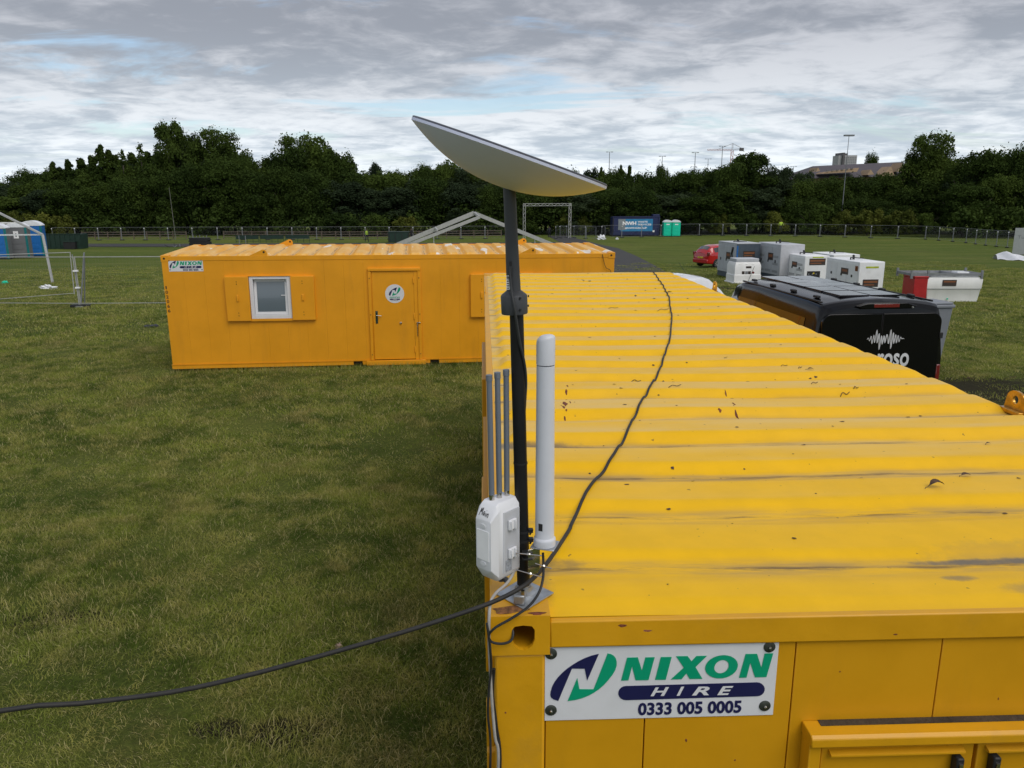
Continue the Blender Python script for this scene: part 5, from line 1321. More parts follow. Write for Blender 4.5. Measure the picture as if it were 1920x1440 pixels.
b = MB(); b.beam(rg(atd(745, 459, DG)), rg(ap), .34, .16, up=(0, 1, 0)); b.build('rafter', M_alu, mg)
b = MB(); b.beam(rg(atd(758, 462, DG - 2)), rg(ap2), .24, .12, up=(0, 1, 0)); b.build('rafter', M_alu, mg)
b = MB(); b.beam(rg(ap), rg(atd(1042, 461, DG)), .28, .14, up=(0, 1, 0)); b.build('rafter', M_alu, mg)
b = MB(); b.beam(rg(atd(816, 427, DG)), rg(atd(820, 432, DG - 2)), .1, .12); b.beam(rg(ap), rg(ap2), .1, .16); b.build('cross_tie', M_alu, mg)
for (px, py) in ((1003, 444), (813, 440), (762, 455)):
    q = atd(px, py, DG); zg = ground_z(q.x, q.y); b = MB(); b.tube(rg(q), (q.x - og.x, q.y - og.y, zg - og.z), .04, n=6); b.build('prop', M_alu, mg)

# truss gate
gl, gr_ = G(983, 447.5), G(1068, 446.5); tg = empty('truss_gate', tuple(gl), 0, 'tall grey box truss goalpost gateway across the track', 'gate'); sc_ = (gl - CAM).dot(_f) / F_PX
Lx = gr_ - gl; Ht = 64 * sc_; tw = .34
def truss(name, p0, p1):
    p0, p1 = Vector(p0), Vector(p1); d = (p1 - p0); L = d.length; d.normalize(); up = Vector((0, 1, 0)); s_ = d.cross(up).normalized(); b = MB()
    cs = [s_ * (i * tw / 2) + up * (j * tw / 2) for i in (-1, 1) for j in (-1, 1)]
    for c in cs: b.beam(p0 + c, p1 + c, .055, .055)
    n = max(2, int(L / .55))
    for k in range(n):
        a = p0 + d * (L * k / n); c2_ = p0 + d * (L * (k + 1) / n)
        for (i, j) in ((0, 2), (1, 3), (0, 1), (2, 3)):
            u, v = (cs[i], cs[j]) if k % 2 else (cs[j], cs[i]); b.beam(a + u, c2_ + v, .04, .04)
    return b.build(name, M_alu, tg)
truss('upright', (0, 0, 0), (0, 0, Ht)); truss('upright', (Lx.x, Lx.y, Lx.z), (Lx.x, Lx.y, Ht)); truss('crossbeam', (-tw / 2, 0, Ht - tw / 2), (Lx.x + tw / 2, Lx.y, Ht - tw / 2))
# stacked fence panels by the gate
for k, (pa, pb) in enumerate((((1042, 447.5), (1066, 450)), ((1050, 446.5), (1100, 452)), ((1076, 446), (1118, 451)))):
    a, c = G(*pa), G(*pb); place_panel(a, c)

# portable toilets
def toilet(loc, rz, body, door, roofm, label, group=None, w_=1.1, h_=2.3):
    o = empty('portable_toilet', loc, rz, label, 'portable toilet', group)
    bx('skid', M_blackmat, o, -w_ / 2, w_ / 2, -.55, .6, 0, .09); bx('cabin', body, o, -w_ / 2, w_ / 2, -.55, .6, .092, h_ * .88, .04)
    b = MB(); n = 10; vs = []
    for y_ in (-.60, .64):
        for k in range(n + 1): u = -1 + 2 * k / n; vs.append((u * (w_ / 2 + .02), y_, h_ * .88 + .002 + (h_ * .12) * (1 - abs(u) ** 2.4)))
        vs += [(w_ / 2 + .02, y_, h_ * .86), (-w_ / 2 - .02, y_, h_ * .86)]
    m_ = n + 3
    b.add(vs, [tuple(range(m_))[::-1], tuple(range(m_, 2 * m_))] + [(k, (k + 1) % m_, m_ + (k + 1) % m_, m_ + k) for k in range(m_)]); b.build('roof', roofm, o, bevel=.01)
    d = bx('door', door, o, -w_ * .38, w_ * .38, -.575, -.551, .16, h_ * .84, .02)
    for k in range(3): bx('door_moulding', door, d, -w_ * .28, w_ * .28, -.59, -.5755, .3 + k * .5, .62 + k * .5, .02)
    return o, d
for k, px in enumerate((1250, 1266)):
    p = G(px, 443.4); sc_ = (p - CAM).dot(_f) / F_PX
    o, d = toilet(tuple(p), .02, M_toigreen, M_toigreen, M_toiwhite, ('green portable toilet standing against the blue waste container', 'green portable toilet on the right of the pair')[k], 'green portable toilets', 15.4 * sc_, 30.5 * sc_)
    bx('vent', M_clamp, d, -.28, .28, -.595, -.5912, 29 * sc_ * .74, 29 * sc_ * .80)
for k, (px, py, body, door, lab_) in enumerate(((2, 486, M_toigrey, M_toiblue, 'blue doored portable toilet at the very left edge'), (40, 484, M_toigrey, M_toigrey, 'grey portable toilet with a white notice on its door'), (68, 481, M_toiblue, M_toiblue, 'blue portable toilet at the right end of the left-hand row'))):
    p = G(px, py); sc_ = (p - CAM).dot(_f) / F_PX
    o, d = toilet(tuple(p), .25, body, door, M_toiwhite, lab_, 'portable toilets behind the fence at left', 36 * sc_, 66 * sc_)
    bx('edge_trim', M_toiteal, o, 36 * sc_ * .40, 36 * sc_ * .502, -.58, -.551, .1, 66 * sc_ * .86)
    if k == 1: n_ = bx('notice', M_clamp, d, -.20, .20, -.60, -.592, 66 * sc_ * .56, 66 * sc_ * .76); bx('print', M_louv, n_, -.05, .06, -.604, -.6005, 66 * sc_ * .60, 66 * sc_ * .70)

# blue waste container
p = G(1148, 443.5); pr_ = G(1237, 443.5); sc_ = (p - CAM).dot(_f) / F_PX; Lk = 89 * sc_; Hk = 35.5 * sc_
wc = empty('waste_container', tuple(p), .01, 'navy blue roll-on waste container with a bright blue banner', 'waste container')
bx('body', M_skipblue, wc, 0, Lk, 0, 2.4, .18, Hk, .04); bx('base_rail', M_blackmat, wc, .1, Lk - .1, .1, 2.3, 0, .18)
for k in range(12): bx('rib', M_skipblue, wc, .1 + k * (Lk - .3) / 11, .22 + k * (Lk - .3) / 11, -.09, -.001, .25, Hk * .2)
bx('top_rail', M_skipblue, wc, -.03, Lk + .03, -.06, .06, Hk + .002, Hk + .12, .02); bx('hood', M_skipblue, wc, Lk * .86, Lk, .3, 1.8, Hk + .13, Hk + .42, .04)
bx('locking_bar', M_blackmat, wc, .02, .16, -.08, -.001, .2, Hk * .95); bx('locking_bar', M_skipblue, wc, Lk - .25, Lk - .05, -.1, -.001, .2, Hk * .98)
bnn = bx('banner', M_banner, wc, Lk * .17, Lk * .85, -.03, -.002, Hk * .27, Hk * .90); bx('banner_end', M_bannergrey, wc, Lk * .12, Lk * .27, -.034, -.0305, Hk * .34, Hk * .90)
wf = lambda u, v, d: Vector((u, -.036 - d, v))
b = MB(); add_text(b, 'NWH', wf, Lk * .21, Lk * .50, Hk * .58, Hk * .78, .003, bold=.05); add_text(b, 'WASTE', wf, Lk * .53, Lk * .74, Hk * .71, Hk * .80, .003, bold=.03); add_text(b, 'SERVICES', wf, Lk * .53, Lk * .82, Hk * .57, Hk * .66, .003, bold=.03); add_text(b, '#NWHGROUP', wf, Lk * .26, Lk * .73, Hk * .38, Hk * .49, .003, bold=.03); b.build('lettering', M_clamp, bnn)
bx('label', M_clamp, wc, Lk * .85, Lk * .89, -.12, -.101, Hk * .22, Hk * .32)

# things at the far left: dark green skip, black bin, stack, junk
p = G(84, 467); sc_ = (p - CAM).dot(_f) / F_PX
gs = empty('skip', tuple(p), .02, 'dark green skip beside the left-hand portable toilets', 'skip'); Ls, Hs = 66 * sc_, 27 * sc_
vs = [(0, 0, 0), (Ls, 0, 0), (Ls, 2, 0), (0, 2, 0), (-.15, -.05, Hs), (Ls + .1, -.05, Hs), (Ls + .1, 2.05, Hs), (-.15, 2.05, Hs)]
b = MB(); b.add(vs, [(3, 2, 1, 0), (0, 1, 5, 4), (1, 2, 6, 5), (2, 3, 7, 6), (3, 0, 4, 7), (4, 5, 6, 7)]); b.build('body', M_greygreen, gs)
for k in range(7): bx('rib', M_greygreen, gs, .05 + k * Ls / 7.2, .17 + k * Ls / 7.2, -.12, -.052, .05, Hs - .02)
bx('rim', M_greygreen, gs, -.2, Ls + .15, -.12, .0, Hs + .001, Hs + .09)
p = G(138, 467); bn_ = empty('bin', tuple(p), 0, 'black square bin at the right end of the dark green skip', 'bin'); bx('body', M_blackmat, bn_, -.9, .5, -.6, .6, 0, .9, .03); bx('lid', M_greygreen, bn_, -.95, .55, -.65, .65, .902, 1.0, .03)
p = G(377, 468); sc_ = (p - CAM).dot(_f) / F_PX
ps = empty('pallet_stack', tuple(p), 0, 'black stack of fence feet and frames behind the orange cabin corner', 'stack')
for k in range(9):
    bx('fence_foot', M_blackmat, ps, -1.2 + random.uniform(-.08, .08), 1.15 + random.uniform(-.08, .08), -.5, .5, k * .16 + .002, k * .16 + .150, .03)
b = MB()
for k in range(6): b.box(-1.1 + k * .4, -1.05 + k * .4, -.4, -.3, 1.45, 1.65 + .1 * (k % 2))
b.build('bracket', M_galvfar, ps)
p = G(330, 464); jk = empty('frame_pile', tuple(p), 0, 'low pile of tangled metal frames left of the black stack', 'scrap pile')
for k in range(9):
    b = MB(); x_ = random.uniform(-1., 1.); b.tube((x_, random.uniform(-.3, .3), .05), (x_ + random.uniform(-.7, .7), random.uniform(-.3, .3), random.uniform(.1, .65)), .03, n=6); b.build('bar', (M_galvfar, M_blackmat, M_wood)[k % 3], jk)
# green barrier trolleys
for k, (pa, pb) in enumerate((((443, 456), (487, 455.5)), ((488, 455.5), (534, 455)), ((536, 455), (582, 454.5)))):
    a, c = G(*pa), G(*pb); o = empty('mesh_barrier', tuple(a), 0, ('green mesh barrier nearest the black stack', 'middle one of the three green mesh barriers', 'green mesh barrier at the right end of its row')[k], 'barrier', 'green mesh barriers behind the orange cabin'); L = c.x - a.x; dz = c.z - a.z
    b = MB(); b.beam((0, 0, 1.1), (L, 0, 1.1 + dz), .05, .05); b.beam((0, 0, .25), (L, 0, .25 + dz), .05, .05)
    for q in range(5): b.beam((L * q / 4, 0, 0), (L * q / 4, 0, 1.1 + dz * q / 4), .05, .05)
    b.build('frame', M_greygreen, o)
    b = MB(); b.box(.05, L - .05, .0, .012, .55, 1.05); b.build('screen', M_greygreen, o)
for k, px in enumerate((449, 461)):
    a = G(px, 458); o = empty('marker_post', tuple(a), 0, ('left one of two short pale posts behind the orange cabin', 'right one of two short pale posts behind the orange cabin')[k], 'post', 'short pale posts'); b = MB(); b.tube((0, 0, 0), (0, 0, 1.2), .045, n=8); b.build('post', M_galvfar, o); bx('foot', M_blackmat, o, -.15, .15, -.15, .15, 0, .05)
# dark crate
p = G(728, 455); sc_ = (p - CAM).dot(_f) / F_PX; ck = empty('crate', tuple(p), 0, 'large dark green crate on the grass left of the gable frame', 'crate'); bx('body', M_greygreen, ck, 0, 38 * sc_, 0, 1.6, 0, 18.5 * sc_, .03); bx('lid', M_greygreen, ck, -.04, 38 * sc_ + .04, -.04, 1.64, 18.5 * sc_ + .002, 20 * sc_, .02)
for k in range(4): bx('batten', M_blackmat, ck, .1 + k * 12 * sc_, .2 + k * 12 * sc_, -.035, -.001, .05, 18 * sc_)

# ------------------------------------------------------------------ people
def person(px, py, hpx, label, shirt, legs, stride=.16, rz=0., arm=.1):
    p = G(px, py); sc_ = (p - CAM).dot(_f) / F_PX; H = min(1.9, max(1.6, hpx * sc_)); k = H / 1.75
    o = empty('person', tuple(p), rz, label, 'person'); o.scale = (k, k, k)
    J = dict(pel=(0, 0, .95), waist=(0, 0, 1.10), chest=(0, 0, 1.32), neck=(0, .0, 1.48), head=(0, .01, 1.60), top=(0, .01, 1.71),
             lh=(-.10, 0, .90), lk=(-.11 - stride * .3, -.06, .50), la=(-.12 - stride, .02, .09), lt=(-.14 - stride, -.14, .035),
             rh=(.10, 0, .90), rk=(.11 + stride * .4, -.04, .50), ra=(.12 + stride * .9, .06, .09), rt=(.12 + stride * .9, -.10, .035),
             ls=(-.19, 0, 1.42), le=(-.25 - arm, -.02, 1.15), lw=(-.22 - arm, -.14, .93), lf=(-.21 - arm, -.18, .85),
             rs=(.19, 0, 1.42), re=(.25 + arm, .02, 1.15), rw=(.26 + arm, -.10, .92), rf=(.25 + arm, -.14, .84))
    E_ = [('pel', 'waist'), ('waist', 'chest'), ('chest', 'neck'), ('neck', 'head'), ('head', 'top'), ('pel', 'lh'), ('lh', 'lk'), ('lk', 'la'), ('la', 'lt'), ('pel', 'rh'), ('rh', 'rk'), ('rk', 'ra'), ('ra', 'rt'), ('chest', 'ls'), ('ls', 'le'), ('le', 'lw'), ('lw', 'lf'), ('chest', 'rs'), ('rs', 're'), ('re', 'rw'), ('rw', 'rf')]
    rad = dict(pel=.14, waist=.125, chest=.15, neck=.055, head=.085, top=.06, lh=.10, rh=.10, lk=.06, rk=.06, la=.042, ra=.042, lt=.04, rt=.04, ls=.065, rs=.065, le=.045, re=.045, lw=.032, rw=.032, lf=.03, rf=.03)
    ks = list(J); me = bpy.data.meshes.new('body'); me.from_pydata([J[q] for q in ks], [(ks.index(a), ks.index(c)) for a, c in E_], [])
    ob_ = bpy.data.objects.new('body', me); COL.objects.link(ob_); ob_.parent = o
    sk = ob_.modifiers.new('skin', 'SKIN'); 
    for i, q in enumerate(ks): me.skin_vertices[0].data[i].radius = (rad[q], rad[q]); me.skin_vertices[0].data[i].use_root = (q == 'pel')
    ss = ob_.modifiers.new('sub', 'SUBSURF'); ss.levels = 1; ss.render_levels = 1
    m = bpy.data.materials.new('clothed_body'); m.use_nodes = True; t = NT(m.node_tree); tcn = t.node('ShaderNodeTexCoord'); s_ = t.node('ShaderNodeSeparateXYZ'); t.link(tcn.outputs['Object'], s_.inputs[0])
    c = t.mix(t.math('GREATER_THAN', s_.outputs[2], 1.0), legs, shirt); c = t.mix(t.math('GREATER_THAN', s_.outputs[2], 1.50), c, (.42, .25, .18)); c = t.mix(t.math('LESS_THAN', s_.outputs[2], .95), c, legs)
    t.link(c, t.n['Principled BSDF'].inputs['Base Color']); t.n['Principled BSDF'].inputs['Roughness'].default_value = .85; me.materials.append(m)
    b = MB(); b.lathe([(.088, 1.60), (.098, 1.66), (.085, 1.72), (.05, 1.755), (.01, 1.765)], 14, Matrix.Translation((0, .02, 0))); b.build('hair', M_hair, o, smooth=True)
    return o
pm_ = person(688, 454, 27, 'person in a hi-vis vest walking on the grass behind the orange cabin', (.02, .022, .03), (.012, .014, .022), .12, .3)
b = MB(); b.lathe([(.185, .98), (.18, 1.12), (.20, 1.30), (.175, 1.42), (.11, 1.47)], 18, Matrix.Diagonal((1, .8, 1, 1))); b.build('hi_vis_vest', M_hivis, pm_, smooth=True)
for x_ in (-.08, .08): bx('vest_stripe', M_navycloth, pm_, x_ - .03, x_ + .03, -.17, -.155, .98, 1.44)
person(772, 452, 26, 'person in dark clothes behind the left foot of the gable frame', (.014, .013, .016), (.012, .014, .022), .05, 1.0)
pf = person(1464, 443, 26, 'person in a lime hi-vis jacket beyond the mesh fence at right', (.46, .66, .05), (.03, .03, .03), .05, .0); pf.location = pf.location + Vector((1.2, 3.5, .55))
person(1030, 445, 20, 'person in dark clothes far down the track by the gateway', (.02, .02, .03), (.012, .014, .022), .08, .4)

# ------------------------------------------------------------------ small things on the grass
def crumple(name, px, py, wpx, hpx, m, label, cat, zs=1.):
    p = G(px, py); sc_ = (p - CAM).dot(_f) / F_PX; w_ = wpx * sc_; h_ = max(.05, hpx * sc_ * zs)
    bm = bmesh.new(); bmesh.ops.create_icosphere(bm, subdivisions=3, radius=1.)
    ph = random.uniform(0, 9)
    for v in bm.verts:
        n_ = .75 + .35 * math.sin(v.co.x * 5 + ph) * math.sin(v.co.y * 6 + ph) + .25 * math.sin(v.co.z * 9 + v.co.x * 7 + ph)
        v.co = Vector((v.co.x * w_ / 2 * n_, v.co.y * w_ * .3 * n_, max(-.2, v.co.z) * h_ * .75 * n_ + h_ * .15))
    me = bpy.data.meshes.new(name); bm.to_mesh(me); bm.free(); me.materials.append(m)
    o = bpy.data.objects.new(name, me); COL.objects.link(o); o.location = p; return tag(o, label, cat)
crumple('plastic_bag', 91, 542, 34, 10, M_bag, 'white plastic bag lying on the grass at left beneath the tent frame leg', 'bag')
crumple('plastic_bag', 1128, 449, 17, 11, M_bag, 'heap of white plastic beside the stacked fence panels near the gateway', 'bag')
crumple('plastic_bag', 1157, 449, 6, 5, M_bag, 'small white scrap in front of the blue waste container', 'bag')
crumple('rag', 284, 613, 32, 9, M_rag, 'dark crumpled cloth on the grass left of the orange cabin', 'cloth', .6)
crumple('stone', 635, 1215, 15, 12, M_stone, 'small pinkish stone in the grass near the hanging cable', 'stone', .8)
crumple('plastic_wrapper', 10, 531, 12, 6, M_toigreen, 'green wrapper on the grass near the left edge', 'litter')

# ------------------------------------------------------------------ lamp columns, crane, buildings
def lamp(px, ytop, dist, label, heads=2, ybase=None, r=.16):
    t_ = atd(px, ytop, dist); gz = ground_z(t_.x, t_.y); o = empty('lamp_column', (t_.x, t_.y, gz), 0, label, 'lamp post', 'tall lamp columns beyond the trees'); h_ = t_.z - gz
    b = MB(); b.tube((0, 0, 0), (0, 0, h_), r * 1.35, r * .6, n=8); b.build('column', M_pole, o, smooth=True)
    for k in range(heads):
        s_ = -1 if k % 2 else 1; b = MB(); b.beam((0, 0, h_), (s_ * dist * .0032, 0, h_ + .05), .18, .12); b.box(s_ * dist * .0032 - .4, s_ * dist * .0032 + .4, -.3, .3, h_ - .12, h_ + .12); b.build('lamp_head', M_pole, o)
    return o
for (px, yt, d_, l_) in ((1143, 285, 330, 'lamp column above the trees just right of the dish rim'), (1242, 293, 330, 'lamp column directly above a dark conifer'), (1304, 286, 320, 'tall thin lamp column left of the crane'), (1328, 298, 420, 'short distant lamp column left of the crane'), (1355, 274, 320, 'lamp column in front of the crane jib'), (1301, 312, 480, 'lowest lamp column peeping over the trees beside a taller one'), (1488, 312, 420, 'small lamp column left of the slate roofed building')):
    lamp(px, yt, d_, l_, r=.19)
lamp(1592, 254, 131, 'tallest lamp column, standing in front of the wood and the tower block', r=.075)
cr = empty('tower_crane', (0, 0, 0), 0, 'red and grey tower crane on the horizon', 'crane'); DC = 520.
c0 = atd(1369, 330, DC); cr.location = c0; s_ = DC / F_PX
def rc_(px, py): return tuple(atd(px, py, DC) - c0)
def lattice(name, p0, p1, w_, m, n):
    p0, p1 = Vector(p0), Vector(p1); b = MB(); d = (p1 - p0).normalized(); a = d.cross(Vector((0, 1, 0))).normalized()
    for q in (-1, 1): b.beam(p0 + a * q * w_ / 2, p1 + a * q * w_ / 2, w_ * .24, w_ * .24)
    for k in range(n): t0, t1 = k / n, (k + 1) / n; q = 1 if k % 2 else -1; b.beam(p0.lerp(p1, t0) + a * q * w_ / 2, p0.lerp(p1, t1) - a * q * w_ / 2, w_ * .16, w_ * .16)
    return b.build(name, m, cr)
lattice('tower', (0, 0, -25), rc_(1373, 282), 4.2 * s_, M_craner, 18); lattice('jib', rc_(1373, 281), rc_(1326, 281), 2.2 * s_, M_craner, 16); lattice('counter_jib', rc_(1374, 281), rc_(1394, 279), 2 * s_, M_cranew, 6)
lattice('tower_head', rc_(1373, 281), rc_(1374, 269), 2.2 * s_, M_cranew, 4)
b = MB(); b.box(-3 * s_, 4 * s_, -1, 1, -3 * s_, 2.5 * s_, None); cwp = Vector(rc_(1390, 280)); b.v = [(x + cwp.x, y + cwp.y, z + cwp.z) for x, y, z in b.v]; b.build('counterweight', M_towerdark, cr)
b = MB(); b.beam(rc_(1374, 269), rc_(1345, 280.5), .25, .25); b.beam(rc_(1374, 269), rc_(1392, 278.5), .25, .25); b.build('tie_bar', M_cranew, cr)
# long slate roofed building
DB = 330.; sB = DB / F_PX; o0b = atd(1510, 345, DB); bl = empty('building', (o0b.x, o0b.y, ground_z(o0b.x, o0b.y)), 0, 'long sandstone building with a dark slate roof above the trees', 'building'); ob3 = Vector(bl.location)
def rb_(px, py, d=DB): return tuple(atd(px, py, d) - ob3)
zg = 0.
def face_poly(pxs, name, m, d=DB, th=6.):
    b = MB(); f_ = [Vector(rb_(x, y, d)) for x, y in pxs]; vs = f_ + [p + Vector((0, th, 0)) for p in f_]; n = len(f_)
    b.add(vs, [tuple(range(n)), tuple(range(n, 2 * n))[::-1]] + [(k, (k + 1) % n, n + (k + 1) % n, n + k) for k in range(n)]); return b.build(name, m, bl)
face_poly([(1508, 400), (1700, 400), (1700, 326), (1508, 332)], 'wall', M_brick, DB + 6, 22)
b = MB(); e0, e1, r0, r1 = [Vector(rb_(*q)) for q in ((1500, 335), (1705, 330), (1524, 311.5, DB + 14), (1694, 303.5, DB + 14))]
b.add([e0, e1, r1, r0, e0 + Vector((0, 34, 0)), e1 + Vector((0, 34, 0))], [(0, 1, 2, 3), (3, 2, 5, 4), (0, 3, 4), (1, 5, 2), (0, 4, 5, 1)]); b.build('roof', M_slate, bl)
face_poly([(1544, 323), (1611, 314.5), (1607, 322), (1540, 326)], 'dormer_wall', M_brick, DB - 2, 6)
for (a, c, d, y0, y1) in ((1530, 1534, 1538, 322, 314), (1626, 1633, 1639, 328, 318), (1652, 1671, 1677, 330, 312), (1682, 1692, 1698, 322, 305)): face_poly([(a, y0), (d, y0 - 1), (c, y1)], 'gable', M_brick, DB - 3, 8)
for k in range(6): face_poly([(1550 + k * 9, 321.5 - k * .9), (1555 + k * 9, 321 - k * .9), (1555 + k * 9, 318 - k * .9), (1550 + k * 9, 318.5 - k * .9)], 'window', M_towerdark, DB - 2.4, .3)
# tower block
DT = 700.; ot3 = atd(1585, 330, DT); tb_ = empty('tower_block', tuple(ot3), 0, 'grey concrete tower block rising behind the slate roofed building', 'building'); sT = DT / F_PX
bx('block', M_tower, tb_, -16 * sT, -10 * sT, 0, 12, -30, 37 * sT - .0); bx('stair_tower', M_towerdark, tb_, -10 * sT, -6 * sT, -2, 14, -30, 42 * sT); bx('block', M_tower, tb_, -6 * sT, 19 * sT, 0, 12, -30, 37.5 * sT); bx('plant_room', M_towerdark, tb_, -6 * sT, 3 * sT, 2, 10, 37.5 * sT, 41 * sT)
for r0_ in range(6):
    for k in range(7): bx('window', M_louv, tb_, (-5 + k * 3.4) * sT, (-3.2 + k * 3.4) * sT, -.2, -.02, (12 + r0_ * 4) * sT, (14.2 + r0_ * 4) * sT)

# ------------------------------------------------------------------ trees
def crown_mesh(name, blobs, nleaf, size, m, seed, flat=.0):
    """blobs: (x,y,z,rx,rz); leaf-sized quads on the blobs' skins and inside"""
    r = np.random.default_rng(seed); B = np.array(blobs, float)
    wgt = B[:, 3] * B[:, 3] + .2; wgt /= wgt.sum(); idx = r.choice(len(B), nleaf, p=wgt)
    d = r.normal(size=(nleaf, 3)); d /= np.linalg.norm(d, axis=1)[:, None]; d[:, 2] = np.where(d[:, 2] < -.35, -d[:, 2], d[:, 2])
    rad = 1 - np.abs(r.normal(0, .16, nleaf)); rad = np.where(r.random(nleaf) < .10, r.random(nleaf), rad) + r.normal(0, .05, nleaf); rad = np.where(r.random(nleaf) < .16, r.uniform(.9, 1.35, nleaf), rad)
    b = B[idx]; P = b[:, :3] + d * rad[:, None] * np.stack([b[:, 3], b[:, 3], b[:, 4]], 1)
    nrm = d * 1.0 + r.normal(0, .75, (nleaf, 3)); nrm /= np.linalg.norm(nrm, axis=1)[:, None]
    up = r.normal(size=(nleaf, 3)); t1 = np.cross(nrm, up); t1 /= np.linalg.norm(t1, axis=1)[:, None]; t2 = np.cross(nrm, t1)
    s_ = (size * r.uniform(.6, 1.35, nleaf))[:, None]; asp = r.uniform(.45, .8, nleaf)[:, None]
    V = np.empty((nleaf, 4, 3)); V[:, 0] = P - t1 * s_; V[:, 1] = P - t2 * s_ * asp + nrm * s_ * .12; V[:, 2] = P + t1 * s_; V[:, 3] = P + t2 * s_ * asp
    V = V.reshape(-1, 3); me = bpy.data.meshes.new(name); me.vertices.add(len(V)); me.vertices.foreach_set('co', V.ravel())
    me.loops.add(len(V)); me.loops.foreach_set('vertex_index', np.arange(len(V))); me.polygons.add(nleaf); me.polygons.foreach_set('loop_start', np.arange(nleaf) * 4)
    me.polygons.foreach_set('loop_total', np.full(nleaf, 4)); me.update(); me.validate(); me.materials.append(m); return me


def blobs_round(h_, w_, n, r, low=.18):
    out = []
    for _ in range(n):
        a = r.random() * 2 * PI; t = r.random() ** .7; z = low + (1 - low) * (.10 + .80 * r.random()); env = math.sqrt(max(.05, 1 - ((z - .55) / .50) ** 2))
        br = w_ * r.uniform(.075, .16); out.append((math.cos(a) * t * env * (w_ / 2 - br * .7), math.sin(a) * t * env * (w_ / 2 - br * .7), z * h_, br, br * r.uniform(.9, 1.7)))
    return out
def blobs_feather(h_, w_, n, r):
    out = []
    for k in range(n):
        z = ((k + .5) / n) ** .85; ww = w_ / 2 * (1 - z) ** .8 + .12; a = r.random() * 2 * PI; br = r.uniform(.22, .62) * (1.25 - .7 * z); t = r.random() ** .6
        out.append((math.cos(a) * t * ww, math.sin(a) * t * ww, (.05 + .93 * z) * h_ + r.normal(0, .3), br, br * r.uniform(1.3, 2.4)))
    return out
def blobs_spire(h_, w_, n, r):
    out = []
    for k in range(n):
        z = (k + .5) / n; ww = w_ / 2 * (1 - z) ** .9; a = r.random() * 2 * PI; br = max(.28, ww * r.uniform(.35, .55)); t = r.random(); out.append((math.cos(a) * t * ww * .7, math.sin(a) * t * ww * .7, (.08 + .92 * z) * h_ - .3, br, br * 1.3))
    return out
PRO = []
def proto_tree(kind, h_, w_, n, nl, sz, m, seed):
    r = np.random.default_rng(seed)
    bl_ = blobs_feather(h_, w_, n, r) if kind == 'feather' else blobs_spire(h_, w_, n, r) if kind == 'spire' else blobs_round(h_, w_, n, r, .05 if kind == 'bush' else .16)
    me = crown_mesh('crown', bl_, nl, sz, m, seed)
    t = MB(); t.path([(0, 0, -.3), (.08, .05, h_ * .25), (-.06, .02, h_ * .5), (.05, 0, h_ * .82)], lambda q: h_ * .020 * (1 - .8 * q) + .03, 7, 4)
    for k in range(7):
        a = r.random() * 2 * PI; z = h_ * r.uniform(.22, .6); L = w_ * r.uniform(.2, .4); t.path([(0, 0, z), (math.cos(a) * L * .5, math.sin(a) * L * .5, z + L * .35), (math.cos(a) * L, math.sin(a) * L, z + L * .8)], lambda q: h_ * .008 * (1 - .8 * q) + .012, 5, 3)
    tm = bpy.data.meshes.new('trunk'); tm.from_pydata([tuple(p) for p in t.v], [], t.f); tm.shade_smooth(); tm.materials.append(M_bark)
    return (kind, h_, w_, me, tm)
T_round = [proto_tree('round', 14, 12, 90, 24000, .20, L_dark, 11), proto_tree('round', 14, 11, 80, 22000, .20, L_mid, 12), proto_tree('round', 13, 13, 100, 24000, .20, L_dark, 13), proto_tree('round', 15, 10, 70, 21000, .20, L_cool, 14)]
T_lump = [proto_tree('round', 18, 12, 56, 26000, .22, L_dark, 21), proto_tree('round', 18, 13, 64, 28000, .22, L_mid, 22)]
T_spire = [proto_tree('feather', 15, 7, 150, 15000, .17, L_dark, 31), proto_tree('feather', 14, 6, 120, 13000, .17, L_mid, 32)]
T_thin = [proto_tree('feather', 14, 5, 90, 3400, .14, L_mid, 41)]
T_bush = [proto_tree('bush', 4, 5, 26, 7000, .15, L_yel, 51), proto_tree('bush', 4, 6, 30, 7000, .15, L_mid, 52), proto_tree('bush', 5, 6, 30, 7500, .16, L_dark, 53)]
ntree = 0
def tree(P, x, y, h_, w_, label, group=None, name='tree', rz=None):
    global ntree
    z = ground_z(x, y); o = empty(name, (x, y, z), random.uniform(0, 6.28) if rz is None else rz, label, 'bush' if name == 'bush' else 'tree', group)
    for nm, me in (('crown', P[3]), ('trunk', P[4])):
        c = bpy.data.objects.new(nm, me); COL.objects.link(c); c.parent = o; c.scale = (w_ / P[2], w_ / P[2], h_ / P[1])
    ntree += 1; return o
def tree_px(P, px, ytop, wpx, dist, label, group=None, name='tree'):
    """tree whose top shows at a photo pixel, standing dist metres away"""
    if dist < 160: dist *= 1.12
    if P[0] == 'feather': wpx *= 2.1
    t_ = atd(px, ytop, dist); z = ground_z(t_.x, t_.y); return tree(P, t_.x, t_.y, (t_.z - z) / .985, wpx * dist / F_PX, label, group, name)
